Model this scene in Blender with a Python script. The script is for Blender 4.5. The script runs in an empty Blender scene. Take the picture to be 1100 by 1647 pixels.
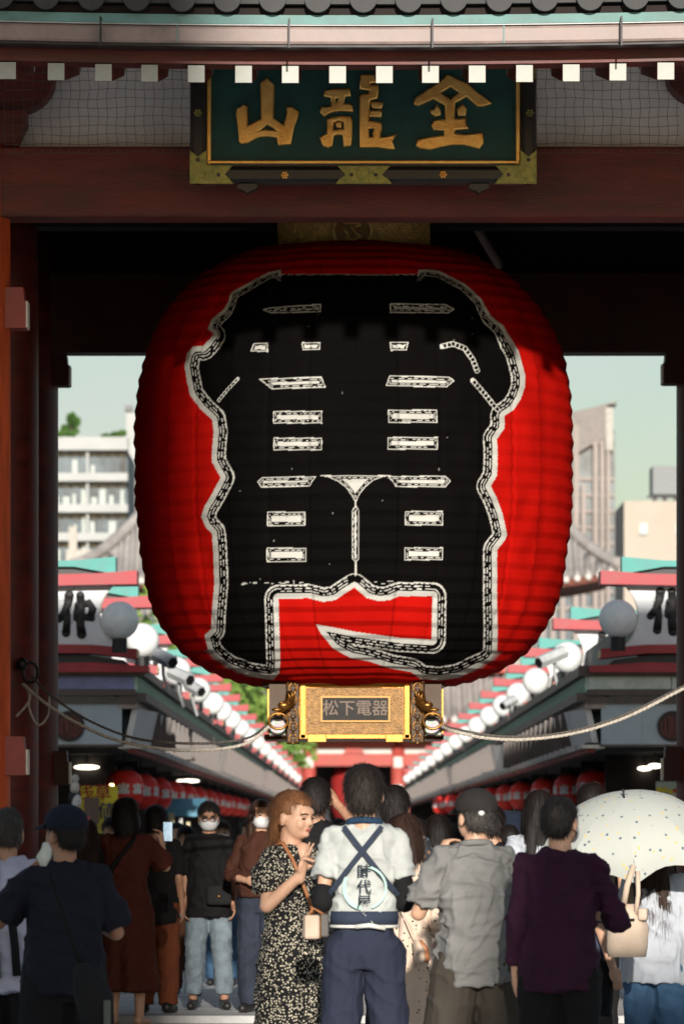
import bpy, bmesh, math, random
import numpy as np
from mathutils import Vector, Matrix, noise

R = math.radians
random.seed(11)
scene = bpy.context.scene
COL = scene.collection

# ---------------------------------------------------------------- camera
F, U0, V0, HC = 8520.0, 560.0, 1325.0, 1.5      # focal length in photo pixels, vanishing point, eye height
cam_data = bpy.data.cameras.new('camera')
cam = bpy.data.objects.new('camera', cam_data)
COL.objects.link(cam)
cam.location = (0, 0, HC)
cam.rotation_euler = (R(90), 0, 0)
cam_data.sensor_fit = 'AUTO'
cam_data.sensor_width = 36.0
cam_data.lens = F / 1647.0 * 36.0
cam_data.shift_x = (550.0 - U0) / 1647.0
cam_data.shift_y = (V0 - 823.5) / 1647.0
cam_data.clip_start = 0.5
cam_data.clip_end = 6000
cam_data.dof.use_dof = True
cam_data.dof.focus_distance = 31.2
cam_data.dof.aperture_fstop = 6.3
scene.camera = cam

# ---------------------------------------------------------------- sky, sun, exposure
SUN_AZ, SUN_EL = R(-2.5), R(14)                # low sun almost straight behind the camera
world = bpy.data.worlds.new('World')
scene.world = world
world.use_nodes = True
wn = world.node_tree
wn.nodes.clear()
sky = wn.nodes.new('ShaderNodeTexSky')
sky.sky_type = 'NISHITA'
sky.sun_disc = False
sky.sun_elevation = SUN_EL
sky.sun_rotation = R(180) + SUN_AZ
sky.altitude = 0
sky.air_density = 1.0
sky.dust_density = 0.7
sky.ozone_density = 1.15
bg = wn.nodes.new('ShaderNodeBackground')
bg.inputs['Strength'].default_value = 0.074
wo = wn.nodes.new('ShaderNodeOutputWorld')
# thin high cloud, the same all over the sky
wtc = wn.nodes.new('ShaderNodeTexCoord'); wno = wn.nodes.new('ShaderNodeTexNoise'); wmp = wn.nodes.new('ShaderNodeMapping'); wmp.inputs['Scale'].default_value = (1, 1, 2.2)
wno.inputs['Scale'].default_value = 11.0; wno.inputs['Detail'].default_value = 5.0; wno.inputs['Roughness'].default_value = .55
wn.links.new(wtc.outputs['Generated'], wmp.inputs[0]); wn.links.new(wmp.outputs[0], wno.inputs['Vector'])
wmr = wn.nodes.new('ShaderNodeMapRange'); wmr.inputs['From Min'].default_value = .42; wmr.inputs['From Max'].default_value = .70; wmr.inputs['To Max'].default_value = .55
wn.links.new(wno.outputs['Fac'], wmr.inputs[0])
wmx = wn.nodes.new('ShaderNodeMix'); wmx.data_type = 'RGBA'; wmx.inputs[7].default_value = (7.2, 7.3, 7.1, 1)
wn.links.new(wmr.outputs[0], wmx.inputs[0]); wn.links.new(sky.outputs[0], wmx.inputs[6])
wn.links.new(wmx.outputs[2], bg.inputs[0])
wn.links.new(bg.outputs[0], wo.inputs[0])

sun_data = bpy.data.lights.new('sun', 'SUN')
sun_data.energy = 4.6
sun_data.angle = R(0.8)
sun_data.color = (1.0, 0.92, 0.82)
sun = bpy.data.objects.new('sun', sun_data)
COL.objects.link(sun)
to_sun = Vector((-math.sin(SUN_AZ) * math.cos(SUN_EL), -math.cos(SUN_AZ) * math.cos(SUN_EL), math.sin(SUN_EL)))
sun.rotation_euler = (-to_sun).to_track_quat('-Z', 'Y').to_euler()
sun.location = to_sun * 60

scene.view_settings.view_transform = 'Standard'
scene.view_settings.look = 'None'
scene.view_settings.exposure = 0.4
scene.view_settings.gamma = 1.0
scene.view_settings.use_curve_mapping = False
scene.cycles.max_bounces = 6

# ---------------------------------------------------------------- helpers
def P(u, v, Y):
    """photo pixel at distance Y -> point in the place"""
    return Vector(((u - U0) * Y / F, Y, HC + (V0 - v) * Y / F))

def tag(o, label=None, cat=None, group=None, kind=None):
    if label: o['label'] = label
    if cat: o['category'] = cat
    if group: o['group'] = group
    if kind: o['kind'] = kind
    return o

def empty(name, loc=(0, 0, 0), rz=0.0, label=None, cat=None, group=None):
    o = bpy.data.objects.new(name, None)
    COL.objects.link(o)
    o.location = loc
    o.rotation_euler = (0, 0, rz)
    o.empty_display_size = 0.1
    return tag(o, label, cat, group)

class MB:
    """collects shapes, links them as one mesh object"""
    def __init__(self):
        self.v, self.f = [], []
    def add(self, vs, fs):
        n = len(self.v)
        self.v += [tuple(p) for p in vs]
        self.f += [tuple(i + n for i in f) for f in fs]
        return self
    def box(self, x0, x1, y0, y1, z0, z1):
        return self.add([(x0,y0,z0),(x1,y0,z0),(x1,y1,z0),(x0,y1,z0),(x0,y0,z1),(x1,y0,z1),(x1,y1,z1),(x0,y1,z1)],
            [(0,3,2,1),(4,5,6,7),(0,1,5,4),(1,2,6,5),(2,3,7,6),(3,0,4,7)])
    def prism(self, pts, axis, a, b):
        """polygon pts in the plane across axis, extruded from a to b. axis y: pts=(x,z); x: (y,z); z: (x,y)"""
        n = len(pts)
        def mk(p, t):
            return {'y': (p[0], t, p[1]), 'x': (t, p[0], p[1]), 'z': (p[0], p[1], t)}[axis]
        vs = [mk(p, a) for p in pts] + [mk(p, b) for p in pts]
        fs = [tuple(range(n)), tuple(range(2*n-1, n-1, -1))]
        fs += [(i, n+i, n+(i+1)%n, (i+1)%n) for i in range(n)]
        return self.add(vs, fs)
    def tube(self, pts, rad, n=8, cap=True):
        pts = [Vector(p) for p in pts]
        k = len(pts)
        rads = rad if isinstance(rad, (list, tuple)) else [rad]*k
        vs, fs = [], []
        up = None
        for i, p in enumerate(pts):
            d = (pts[min(i+1, k-1)] - pts[max(i-1, 0)])
            d = d.normalized() if d.length > 1e-9 else Vector((0,0,1))
            if up is None:
                up = Vector((0,0,1)) if abs(d.z) < .9 else Vector((1,0,0))
            a = d.cross(up).normalized(); b = a.cross(d).normalized(); up = b
            for j in range(n):
                t = 2*math.pi*j/n
                vs.append(p + (a*math.cos(t) + b*math.sin(t))*rads[i])
        for i in range(k-1):
            for j in range(n):
                fs.append((i*n+j, i*n+(j+1)%n, (i+1)*n+(j+1)%n, (i+1)*n+j))
        if cap:
            fs.append(tuple(range(n-1, -1, -1))); fs.append(tuple(range((k-1)*n, k*n)))
        return self.add(vs, fs)
    def lathe(self, prof, c=(0,0,0), n=24, cap=True):
        """prof: list of (r, z), about the z axis through c"""
        vs, fs = [], []
        for r, z in prof:
            for j in range(n):
                t = 2*math.pi*j/n
                vs.append((c[0]+r*math.cos(t), c[1]+r*math.sin(t), c[2]+z))
        k = len(prof)
        for i in range(k-1):
            for j in range(n):
                fs.append((i*n+j, i*n+(j+1)%n, (i+1)*n+(j+1)%n, (i+1)*n+j))
        if cap:
            fs.append(tuple(range(n-1, -1, -1))); fs.append(tuple(range((k-1)*n, k*n)))
        return self.add(vs, fs)
    def disc_y(self, c, r, y0, y1, n=28):
        return self.prism([(c[0]+r*math.cos(2*math.pi*i/n), c[1]+r*math.sin(2*math.pi*i/n)) for i in range(n)], 'y', y0, y1)
    def ell(self, c, r, n=14, m=9, M=None):
        vs, fs = [], []
        for i in range(m+1):
            ph = math.pi*i/m
            for j in range(n):
                t = 2*math.pi*j/n
                p = Vector((r[0]*math.sin(ph)*math.cos(t), r[1]*math.sin(ph)*math.sin(t), -r[2]*math.cos(ph)))
                vs.append((M @ p if M else p) + Vector(c))
        for i in range(m):
            for j in range(n):
                fs.append((i*n+j, i*n+(j+1)%n, (i+1)*n+(j+1)%n, (i+1)*n+j))
        return self.add(vs, fs)
    def cap(self, p, q, r1, r2, n=12, flat0=False, flat1=False):
        """tapered limb from p to q, round ends unless flat"""
        p, q = Vector(p), Vector(q)
        d = (q-p); L = d.length; d = d/L if L > 1e-9 else Vector((0,0,1))
        pts, rads = [], []
        if not flat0:
            for a in (80, 55, 28):
                pts.append(p - d*r1*math.sin(R(a))); rads.append(r1*math.cos(R(a)))
        pts += [p, q]; rads += [r1, r2]
        if not flat1:
            for a in (28, 55, 80):
                pts.append(q + d*r2*math.sin(R(a))); rads.append(r2*math.cos(R(a)))
        return self.tube(pts, rads, n)
    def rings(self, rs, n=28):
        """stack of closed rings, each a list of points"""
        k = len(rs); n = len(rs[0])
        vs = [p for r in rs for p in r]
        fs = []
        for i in range(k-1):
            for j in range(n):
                fs.append((i*n+j, i*n+(j+1)%n, (i+1)*n+(j+1)%n, (i+1)*n+j))
        fs.append(tuple(range(n-1, -1, -1))); fs.append(tuple(range((k-1)*n, k*n)))
        return self.add(vs, fs)
    def mesh(self, name, smooth=False):
        m = bpy.data.meshes.new(name)
        m.from_pydata(self.v, [], self.f)
        m.update()
        bm = bmesh.new(); bm.from_mesh(m)
        bmesh.ops.recalc_face_normals(bm, faces=bm.faces)
        bm.to_mesh(m); bm.free()
        if smooth:
            m.polygons.foreach_set('use_smooth', [True]*len(m.polygons))
        return m
    def build(self, name, mat, parent=None, smooth=False, bevel=0.0, loc=None):
        m = self.mesh(name, smooth)
        return link(name, m, mat, parent, bevel, loc)

def link(name, mesh, mat, parent=None, bevel=0.0, loc=None):
    if mat and not mesh.materials:
        for x in (mat if isinstance(mat, (list, tuple)) else [mat]): mesh.materials.append(x)
    o = bpy.data.objects.new(name, mesh)
    COL.objects.link(o)
    if parent: o.parent = parent
    if loc is not None: o.location = loc
    if bevel:
        b = o.modifiers.new('bevel', 'BEVEL'); b.width = bevel; b.segments = 2; b.limit_method = 'ANGLE'; b.angle_limit = R(35)
    return o

def children(o):
    return [c for c in COL.objects if c.parent is o]

def copy_tree(o, parent=None, kids=None):
    if kids is None:
        kids = {}
        for c in COL.objects:
            if c.parent: kids.setdefault(c.parent, []).append(c)
    c = o.copy(); COL.objects.link(c); c.parent = parent
    for ch in kids.get(o, []): copy_tree(ch, c, kids)
    return c

# ---------------------------------------------------------------- materials
MATS = {}
def mat(name, col, rough=.6, metal=0.0, var=.15, scale=6.0, bump=0.0, bscale=60.0, spec=.5, col2=None, stretch=(1,1,1), coat=0.0, emit=None, trans=0.0, sheen=0.0):
    """procedural material: base colour broken by noise, optional fine relief"""
    if name in MATS: return MATS[name]
    m = bpy.data.materials.new(name); m.use_nodes = True
    nt = m.node_tree; N = nt.nodes; L = nt.links
    b = N['Principled BSDF']
    b.inputs['Roughness'].default_value = rough
    b.inputs['Metallic'].default_value = metal
    b.inputs['Specular IOR Level'].default_value = spec
    if coat: b.inputs['Coat Weight'].default_value = coat
    if sheen:
        b.inputs['Sheen Weight'].default_value = sheen
    if trans: b.inputs['Transmission Weight'].default_value = trans
    tc = N.new('ShaderNodeTexCoord'); mp = N.new('ShaderNodeMapping'); mp.inputs['Scale'].default_value = stretch
    L.new(tc.outputs['Object'], mp.inputs[0])
    no = N.new('ShaderNodeTexNoise'); no.inputs['Scale'].default_value = scale; no.inputs['Detail'].default_value = 6; no.inputs['Roughness'].default_value = .65
    L.new(mp.outputs[0], no.inputs['Vector'])
    cr = N.new('ShaderNodeValToRGB')
    c2 = col2 if col2 else tuple(c*(1-var*1.6) for c in col)
    c1 = tuple(min(1, c*(1+var)) for c in col)
    cr.color_ramp.elements[0].position = .32; cr.color_ramp.elements[0].color = (*c2, 1)
    cr.color_ramp.elements[1].position = .68; cr.color_ramp.elements[1].color = (*c1, 1)
    L.new(no.outputs['Fac'], cr.inputs[0])
    L.new(cr.outputs[0], b.inputs['Base Color'])
    rr = N.new('ShaderNodeMapRange'); rr.inputs['To Min'].default_value = max(0, rough-.12); rr.inputs['To Max'].default_value = min(1, rough+.12)
    L.new(no.outputs['Fac'], rr.inputs[0]); L.new(rr.outputs[0], b.inputs['Roughness'])
    if bump:
        n2 = N.new('ShaderNodeTexNoise'); n2.inputs['Scale'].default_value = bscale; n2.inputs['Detail'].default_value = 4
        L.new(mp.outputs[0], n2.inputs['Vector'])
        bp = N.new('ShaderNodeBump'); bp.inputs['Strength'].default_value = bump; bp.inputs['Distance'].default_value = .01
        L.new(n2.outputs['Fac'], bp.inputs['Height']); L.new(bp.outputs[0], b.inputs['Normal'])
    if emit:
        b.inputs['Emission Color'].default_value = (*emit[0], 1); b.inputs['Emission Strength'].default_value = emit[1]
    MATS[name] = m
    return m

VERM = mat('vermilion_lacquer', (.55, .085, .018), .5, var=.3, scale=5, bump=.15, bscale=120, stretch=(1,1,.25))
BEAM = mat('dark_shaded_red_lacquer', (.115, .014, .009), .55, var=.35, scale=5, bump=.25, bscale=70, stretch=(.25,1,1.6))
DEEP = mat('shaded_red_timber', (.045, .007, .006), .6, var=.3, scale=3)  # shade inside the gate is put into this red
DARK = mat('dark_ceiling_timber', (.014, .007, .006), .85, var=.3)
PLASTER = mat('grey_plaster', (.80, .76, .73), .9, var=.12, scale=2.0, bump=.1, bscale=40)
WHITE = mat('white_rafter_paint', (.38, .40, .365), .6, var=.07, scale=9)
COPPER = mat('weathered_copper', (.26, .195, .18), .5, metal=.0, var=.12, scale=5, col2=(.17,.13,.12), bump=.15, bscale=14)
TEAL = mat('verdigris_copper', (.11, .24, .23), .6, var=.2, scale=4)
TILE = mat('roof_tile_grey', (.028, .029, .031), .65, var=.25, scale=12)
GOLD = mat('gilt_metal', (.28, .135, .032), .36, metal=.9, var=.2, scale=14, bump=.12, bscale=120)
GOLDP = mat('gold_paint', (1.0, .58, .18), .38, metal=.8, var=.12, scale=11, bump=.25, bscale=60, col2=(.88,.45,.11))
DGREEN = mat('dark_green_board', (.004, .060, .050), .6, var=.25, scale=7, col2=(.003,.042,.036))
BLACKL = mat('black_lacquer', (.012, .010, .009), .38, var=.3, scale=5)
BRONZE = mat('green_bronze_fitting', (.30, .26, .07), .5, metal=.55, var=.35, scale=22, col2=(.13,.16,.05), bump=.2)
IRON = mat('black_iron', (.02, .02, .022), .5, metal=.5)
ROPE = mat('pale_rope', (.48, .44, .38), .9, var=.25, scale=60)
ROPED = mat('dark_rope', (.10, .09, .08), .9, var=.3, scale=60)
STONE = mat('pale_stone', (.42, .43, .43), .75, var=.12, scale=7, bump=.12)
# ================================================================ ground
def arc_eave(x): return .0056 * x * x
g = MB(); g.add([(-700,-60,0),(700,-60,0),(700,1800,0),(-700,1800,0)], [(0,1,2,3)])
GROUNDM = mat('asphalt', (.075,.075,.078), .85, var=.2, scale=2.0, bump=.2, bscale=120)
tag(g.build('ground', GROUNDM), kind='structure')
PAVEM = mat('paving_stone', (.52,.51,.49), .7, var=.16, scale=1.5, bump=.15, bscale=60)
pave = MB().box(-40,40,-19.0,46.5,-.2,.004).build('pavement', mat('pale_paving', (.60,.58,.55), .8, var=.08, scale=.8)); tag(pave, kind='structure')
slabm = MB().box(-.397,.397,-.297,.297,-.02,.012).mesh('paving_slab')
for i in range(-4, 5):
    for j in range(0, 12):
        y = 38.6 + j*.6
        if 39.6 < y < 40.3: continue
        o = link('paving_slab', slabm, PAVEM, pave, loc=(i*.8+(.4 if j%2 else 0), y, .0))
alley = MB().box(-2.75,3.1,46.6,299,-.2,.004).build('alley_pavement', PAVEM); tag(alley, kind='structure')

# ================================================================ temple gate
gate = empty('temple_gate', (0,40,0), 0, 'great vermilion wooden temple gate framing the giant red lantern', 'gate')
GP = Vector((0,40,0))
def gp(mb, name, m, parent=gate, **k):
    """part of the gate; shapes are given in place coordinates"""
    mb.v = [(x-GP.x, y-GP.y, z-GP.z) for x, y, z in mb.v]
    return mb.build(name, m, parent, **k)
CR = .33
XL, XR = -2.35-CR, 2.66+CR
for x in (XL, XR, XL-3.4, XR+3.4):
    for y in (36.9, 40.25, 43.0):
        c = gp(MB().lathe([(CR*1.02,.18),(CR,.5),(CR,5.6),(CR*.97,6.3)], (x,y,0), 40), 'column', VERM if y < 38 else BEAM, smooth=True)  # darker red on the inner rows: the gate's shade put into the paint
        for p in c.data.polygons:
            if len(p.vertices) > 4: p.use_smooth = False
        s = gp(MB().lathe([(.5,.0),(.5,.1),(.43,.18)], (x,y,0), 32), 'base_stone', STONE)
# partition walls of the side bays and outer walls
for x in (XL, XR, XL-3.4, XR+3.4):
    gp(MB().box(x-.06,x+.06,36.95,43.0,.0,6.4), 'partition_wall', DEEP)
for x0, x1 in ((XL-3.4, XL), (XR, XR+3.4)):
    gp(MB().box(x0,x1,40.2,40.3,0,6.4), 'back_wall', DEEP)
# front beam, back lintel, plaster
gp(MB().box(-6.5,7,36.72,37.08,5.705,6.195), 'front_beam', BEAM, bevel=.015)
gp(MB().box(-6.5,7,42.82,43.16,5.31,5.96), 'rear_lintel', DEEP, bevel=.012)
gp(MB().box(-6.5,7,42.9,43.08,5.96,7.6), 'rear_wall', DARK)
gp(MB().box(-6.5,7,36.86,36.98,6.195,7.3), 'plaster_wall', PLASTER)
gp(MB().box(-6.5,7,37.0,42.9,6.45,6.55), 'ceiling', DARK)
for y in (38.6, 41.4):
    gp(MB().box(-6.5,7,y-.12,y+.12,6.15,6.45), 'ceiling_beam', DARK)
gp(MB().box(-6.5,7,40.1,40.4,6.02,6.45), 'hanging_beam', DARK)
for x in (XL, XR):
    gp(MB().box(x-.14,x+.14,37.1,42.8,5.75,6.12), 'side_tie_beam', DARK)
gp(MB().tube([P(758,352,41.9), P(803,428,42.3)], .035, 8), 'brace', mat('grey_timber',(.25,.22,.2),.8))
# nosings: the tie beams poke out of the columns
def nosing(x_in, dirx, y, vt, vb, w, m):
    zt, zb = HC+(V0-vt)*y/F, HC+(V0-vb)*y/F
    h = zt-zb
    pts = [(x_in-dirx*.12, zb), (x_in+dirx*w, zb), (x_in+dirx*w, zb+h*.66), (x_in+dirx*w*.9, zb+h*.69), (x_in+dirx*w*.84, zt), (x_in-dirx*.12, zt)]
    o = gp(MB().prism(pts, 'y', y-.13, y+.13), 'beam_nosing', m)
    gp(MB().box(min(x_in+dirx*w,x_in+dirx*(w+.012)),max(x_in+dirx*w,x_in+dirx*(w+.012)),y-.125,y+.125,zb+.005,zb+h*.66), 'nosing_face', mat('cream_end_paint',(.7,.66,.56),.6), o).matrix_parent_inverse = Matrix()
NOSM = mat('nosing_red', (.26,.045,.03), .55)
nosing(-2.35, 1, 36.9, 465, 530, .115, NOSM); nosing(-2.35, 1, 36.9, 1185, 1247, .115, NOSM)
nosing(-2.37, 1, 43.0, 573, 622, .11, DEEP); nosing(-2.37, 1, 43.0, 1208, 1262, .11, DEEP)  # rear nosings use the darker red, shade included in the colour
nosing(2.66, -1, 43.0, 570, 619, .11, DEEP); nosing(2.66, -1, 43.0, 1201, 1256, .11, DEEP)
# bracket arms with rounded lower corner, under the eave beside the plaster
def bracket(x0, dirx, length, ytop, ybot, Y):
    a = P(0, ytop, Y).z; b = P(0, ybot, Y).z
    pts = [(x0, a), (x0, b)]
    r = .30
    for i in range(9):
        t = R(90)*i/8
        pts.append((x0+dirx*(length-r+r*math.sin(t)), b+(a-b)*.62*(1-math.cos(t))))
    pts.append((x0+dirx*length, a))
    gp(MB().prism(pts, 'y', Y-.14, Y+.14), 'bracket_arm', BEAM)
bracket(-3.4, 1, 3.4-2.03, 95, 185, 36.7)
bracket(3.4, -1, 3.4-2.20, 95, 172, 36.7)
for x, d in ((-2.55, 1), (2.85, -1)):
    gp(MB().prism([(x-.26,6.2),(x+.26,6.2),(x+.33,6.34),(x+.33,6.42),(x-.33,6.42),(x-.33,6.34)], 'y', 36.5, 36.85), 'bearing_block', BEAM)
# eaves: flying rafters with white ends, then the row behind
z_end = lambda x: 6.262 + arc_eave(x)
us = [13, 91, 167, 241, 316, 392, 467, 543, 618, 692, 767, 843, 918, 993, 1070]
xs = [(u-U0)*33.68/F for u in us]
xs = [xs[0]-.3*k for k in range(8,0,-1)] + xs + [xs[-1]+.3*k for k in range(1,9)]
raf = MB().add([(-.054,0,-.055),(.054,0,-.055),(.054,0,.055),(-.054,0,.055),(-.054,1.9,.25),(.054,1.9,.25),(.054,1.9,.36),(-.054,1.9,.36)],
    [(0,1,2,3),(7,6,5,4),(0,4,5,1),(1,5,6,2),(2,6,7,3),(3,7,4,0)]).mesh('rafter')
rend = MB().box(-.0525,.0525,-.012,.0,-.0535,.0535).mesh('rafter_end')
raf2 = MB().add([(-.05,0,-.05),(.05,0,-.05),(.05,0,.05),(-.05,0,.05),(-.05,1.6,.4),(.05,1.6,.4),(.05,1.6,.5),(-.05,1.6,.5)],
    [(0,1,2,3),(7,6,5,4),(0,4,5,1),(1,5,6,2),(2,6,7,3),(3,7,4,0)]).mesh('inner_rafter')
for x in xs:
    o = link('flying_rafter', raf, BEAM, gate, loc=(x, 33.68-40, z_end(x)))
    link('white_end', rend, WHITE, o)
    o = link('inner_rafter', raf2, BEAM, gate, loc=(x, 35.75-40, 6.605+arc_eave(x)))
    link('white_end', rend, WHITE, o)
def strip(name, m, y0, y1, zfun0, zfun1, x0=-8, x1=8.5, n=33, parent=gate, **k):
    """long eave member following the slight curve of the eave"""
    mb = MB(); rs = []
    for i in range(n):
        x = x0+(x1-x0)*i/(n-1)
        rs.append([(x,y0,zfun0(x)),(x,y1,zfun0(x)),(x,y1,zfun1(x)),(x,y0,zfun1(x))])
    mb.rings(rs)
    return gp(mb, name, m, parent, **k)
strip('eave_fascia', BEAM, 33.66, 33.9, lambda x: 6.324+arc_eave(x), lambda x: 6.50+arc_eave(x))
sf = MB(); rs = []
for i in range(33):
    x = -8+16.5*i/32
    rs.append([(x,33.9,6.46+arc_eave(x)),(x,35.78,6.73+arc_eave(x)),(x,35.78,6.78+arc_eave(x)),(x,33.9,6.51+arc_eave(x))])
gp(sf.rings(rs), 'eave_soffit', WHITE)
strip('inner_fascia', BEAM, 35.8, 36.0, lambda x: 6.67+arc_eave(x), lambda x: 6.8+arc_eave(x))
strip('inner_soffit', WHITE, 36.0, 36.86, lambda x: 6.8+arc_eave(x), lambda x: 6.86+arc_eave(x))
gutter = strip('gutter', COPPER, 33.42, 33.62, lambda x: 6.415+arc_eave(x), lambda x: 6.532+arc_eave(x), bevel=.02)
strip('gutter_lip', TEAL, 33.40, 33.66, lambda x: 6.540+arc_eave(x), lambda x: 6.598+arc_eave(x), parent=gutter)
strip('gutter_rim', mat('pale_lead',(.5,.52,.52),.5), 33.405, 33.46, lambda x: 6.533+arc_eave(x), lambda x: 6.5385+arc_eave(x), parent=gutter)
strip('gutter_seam', IRON, 33.425, 33.60, lambda x: 6.400+arc_eave(x), lambda x: 6.412+arc_eave(x), parent=gutter)
for u in (286, 810):
    p = P(u, 60, 33.4)
    gp(MB().box(p.x-.004,p.x+.004,33.409,33.43,6.418+arc_eave(p.x),6.53+arc_eave(p.x)), 'gutter_joint', TEAL, gutter)
for u in (163, 465, 695, 998):
    p = P(u, 60, 33.36); z = arc_eave(p.x)
    hk = MB().box(p.x-.006,p.x+.006,33.28,33.292,6.375+z,6.56+z).box(p.x-.006,p.x+.006,33.292,33.45,6.552+z,6.56+z)
    hk.prism([(33.292,6.545+z),(33.40,6.50+z),(33.40,6.44+z),(33.36,6.40+z),(33.292,6.42+z)], 'x', p.x-.003, p.x+.003)
    gp(hk, 'gutter_hook', IRON, gutter)
# underside board, then round tile ends
strip('tile_board', DARK, 33.45, 33.95, lambda x: 6.60+arc_eave(x), lambda x: 6.655+arc_eave(x))
tend = MB()
for r0, r1, y0 in ((.0, .055, -.012), (.068, .085, -.02)):
    n = 24
    ring = []
    for i in range(n):
        t = 2*math.pi*i/n
        ring.append((math.cos(t), math.sin(t)))
    tend.disc_y((0,0), r1, y0, .0) if r0 == 0 else tend.rings([[(c*r0,y0,s*r0) for c,s in ring],[(c*r1,y0,s*r1) for c,s in ring],[(c*r1,.02,s*r1) for c,s in ring],[(c*r0,.02,s*r0) for c,s in ring]])
tend.disc_y((0,0), .084, .0, .02)
tend = tend.mesh('tile_end')
cover = MB().prism([(.085*math.cos(R(a)), .085*math.sin(R(a))) for a in range(0,181,20)], 'y', 0, 5.6)
cover.v = [(x,y,z+y*.318) for x,y,z in cover.v]
cover = cover.mesh('cover_tile', True)
x = -7.6; k = 0
while x < 8.2:
    xx = x
    o = link('cover_tile', cover, TILE, gate, loc=(xx, 33.36-40, 6.69+arc_eave(xx)))
    link('tile_end', tend, TILE, o, loc=(0,-.02,0))
    x += .285
strip('pan_tile_edge', TILE, 33.38, 33.5, lambda x: 6.665+arc_eave(x), lambda x: 6.70+arc_eave(x))
# roof body, unseen; ridge set low so its shadow clears the alley
rb = MB().prism([(33.5,6.66),(33.5,6.72),(40,8.75),(46.5,6.72),(46.5,6.66),(40,8.4)], 'x', -8, 8.5)
gp(rb, 'roof', TILE)
gp(MB().box(-8.2,8.7,39.75,40.25,8.6,8.95), 'roof_ridge', TILE, bevel=.06)
gp(MB().prism([(36.5,7.0),(43.5,7.0),(40,8.3)], 'x', -6.4, -6.3), 'gable_wall', PLASTER)
gp(MB().prism([(36.5,7.0),(43.5,7.0),(40,8.3)], 'x', 6.8, 6.9), 'gable_wall', PLASTER)
# bird net over the plaster
net = MB()
a, b = P(8, 96, 36.35), P(1092, 246, 36.35)
x = a.x
while x < b.x:
    pts = [Vector((x+.006*math.sin(i*1.7+x*9), 36.35+.05*math.sin(i*.8), a.z+(b.z-a.z)*i/10)) for i in range(11)]
    net.tube(pts, .0016, 4, False); x += .064
z = b.z
while z < a.z:
    pts = [Vector((a.x+(b.x-a.x)*i/44, 36.345+.03*math.sin(i*.5), z+.006*math.sin(i*1.3+z*20))) for i in range(45)]
    net.tube(pts, .0016, 4, False); z += .062
tag(net.build('bird_net', mat('net_cord',(.10,.10,.09),.9)), 'thin square mesh bird net stretched over the grey plaster', 'net')

# stone sill
sill = MB().box(-2.3,2.6,39.72,40.05,0,.062).build('stone_sill', STONE, bevel=.008)
tag(sill, 'low pale stone sill across the gate floor', 'sill')

# ================================================================ plaque
PY = 36.15
plq = empty('gate_plaque', P(585, 297, PY), 0, 'dark green name plaque with gold characters hanging over the gate beam', 'plaque')
PO = plq.location.copy()
def pq(mb, name, m, parent=plq, **k):
    mb.v = [(x-PO.x, y-PO.y, z-PO.z) for x, y, z in mb.v]
    return mb.build(name, m, parent, **k)
def rectv(u0, v0, u1, v1, y0, y1, mb=None, Y=PY):
    a = P(u0, v1, Y); b = P(u1, v0, Y)
    return (mb or MB()).box(a.x, b.x, y0, y1, a.z, b.z)
pq(rectv(334, 62, 836, 268, PY+.02, PY+.08), 'board', DGREEN)
gl = MB()
rectv(333, 62, 340, 266, PY-.03, PY+.03, gl); rectv(829, 62, 836, 266, PY-.03, PY+.03, gl); rectv(333, 258.5, 836, 264.5, PY-.032, PY+.028, gl)
pq(gl, 'gold_border', GOLDP, bevel=.008)
for u0, v0, u1, v1 in ((306,62,333,296),(836,62,862,296),(306,268,862,296)):
    pq(rectv(u0, v0, u1, v1, PY-(.052 if v0 > 100 else .05), PY+.1), 'frame_bar', BLACKL, bevel=.03)
pq(rectv(333, 264.5, 836, 268, PY-.02, PY+.1), 'inner_frame', BLACKL)
def fit_shape(pts, y0=-.064):
    q = [P(u, v, PY) for u, v in pts]
    return pq(MB().prism([(p.x, p.z) for p in q], 'y', PY+y0, PY-.03), 'metal_fitting', BRONZE)
cl = fit_shape([(306,297),(306,243),(319,254),(333,243),(333,268),(345,268),(375,268),(368,275),(362,282),(370,290),(376,297)])
crr = fit_shape([(862,297),(862,243),(849,254),(836,243),(836,268),(824,268),(796,268),(803,275),(809,282),(801,290),(795,297)])
cm = fit_shape([(540,297),(546,290),(556,283),(549,275),(543,269),(627,269),(621,275),(614,283),(624,290),(630,297)])
fit_shape([(836,96),(862,96),(862,130),(849,122),(836,126)])
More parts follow.
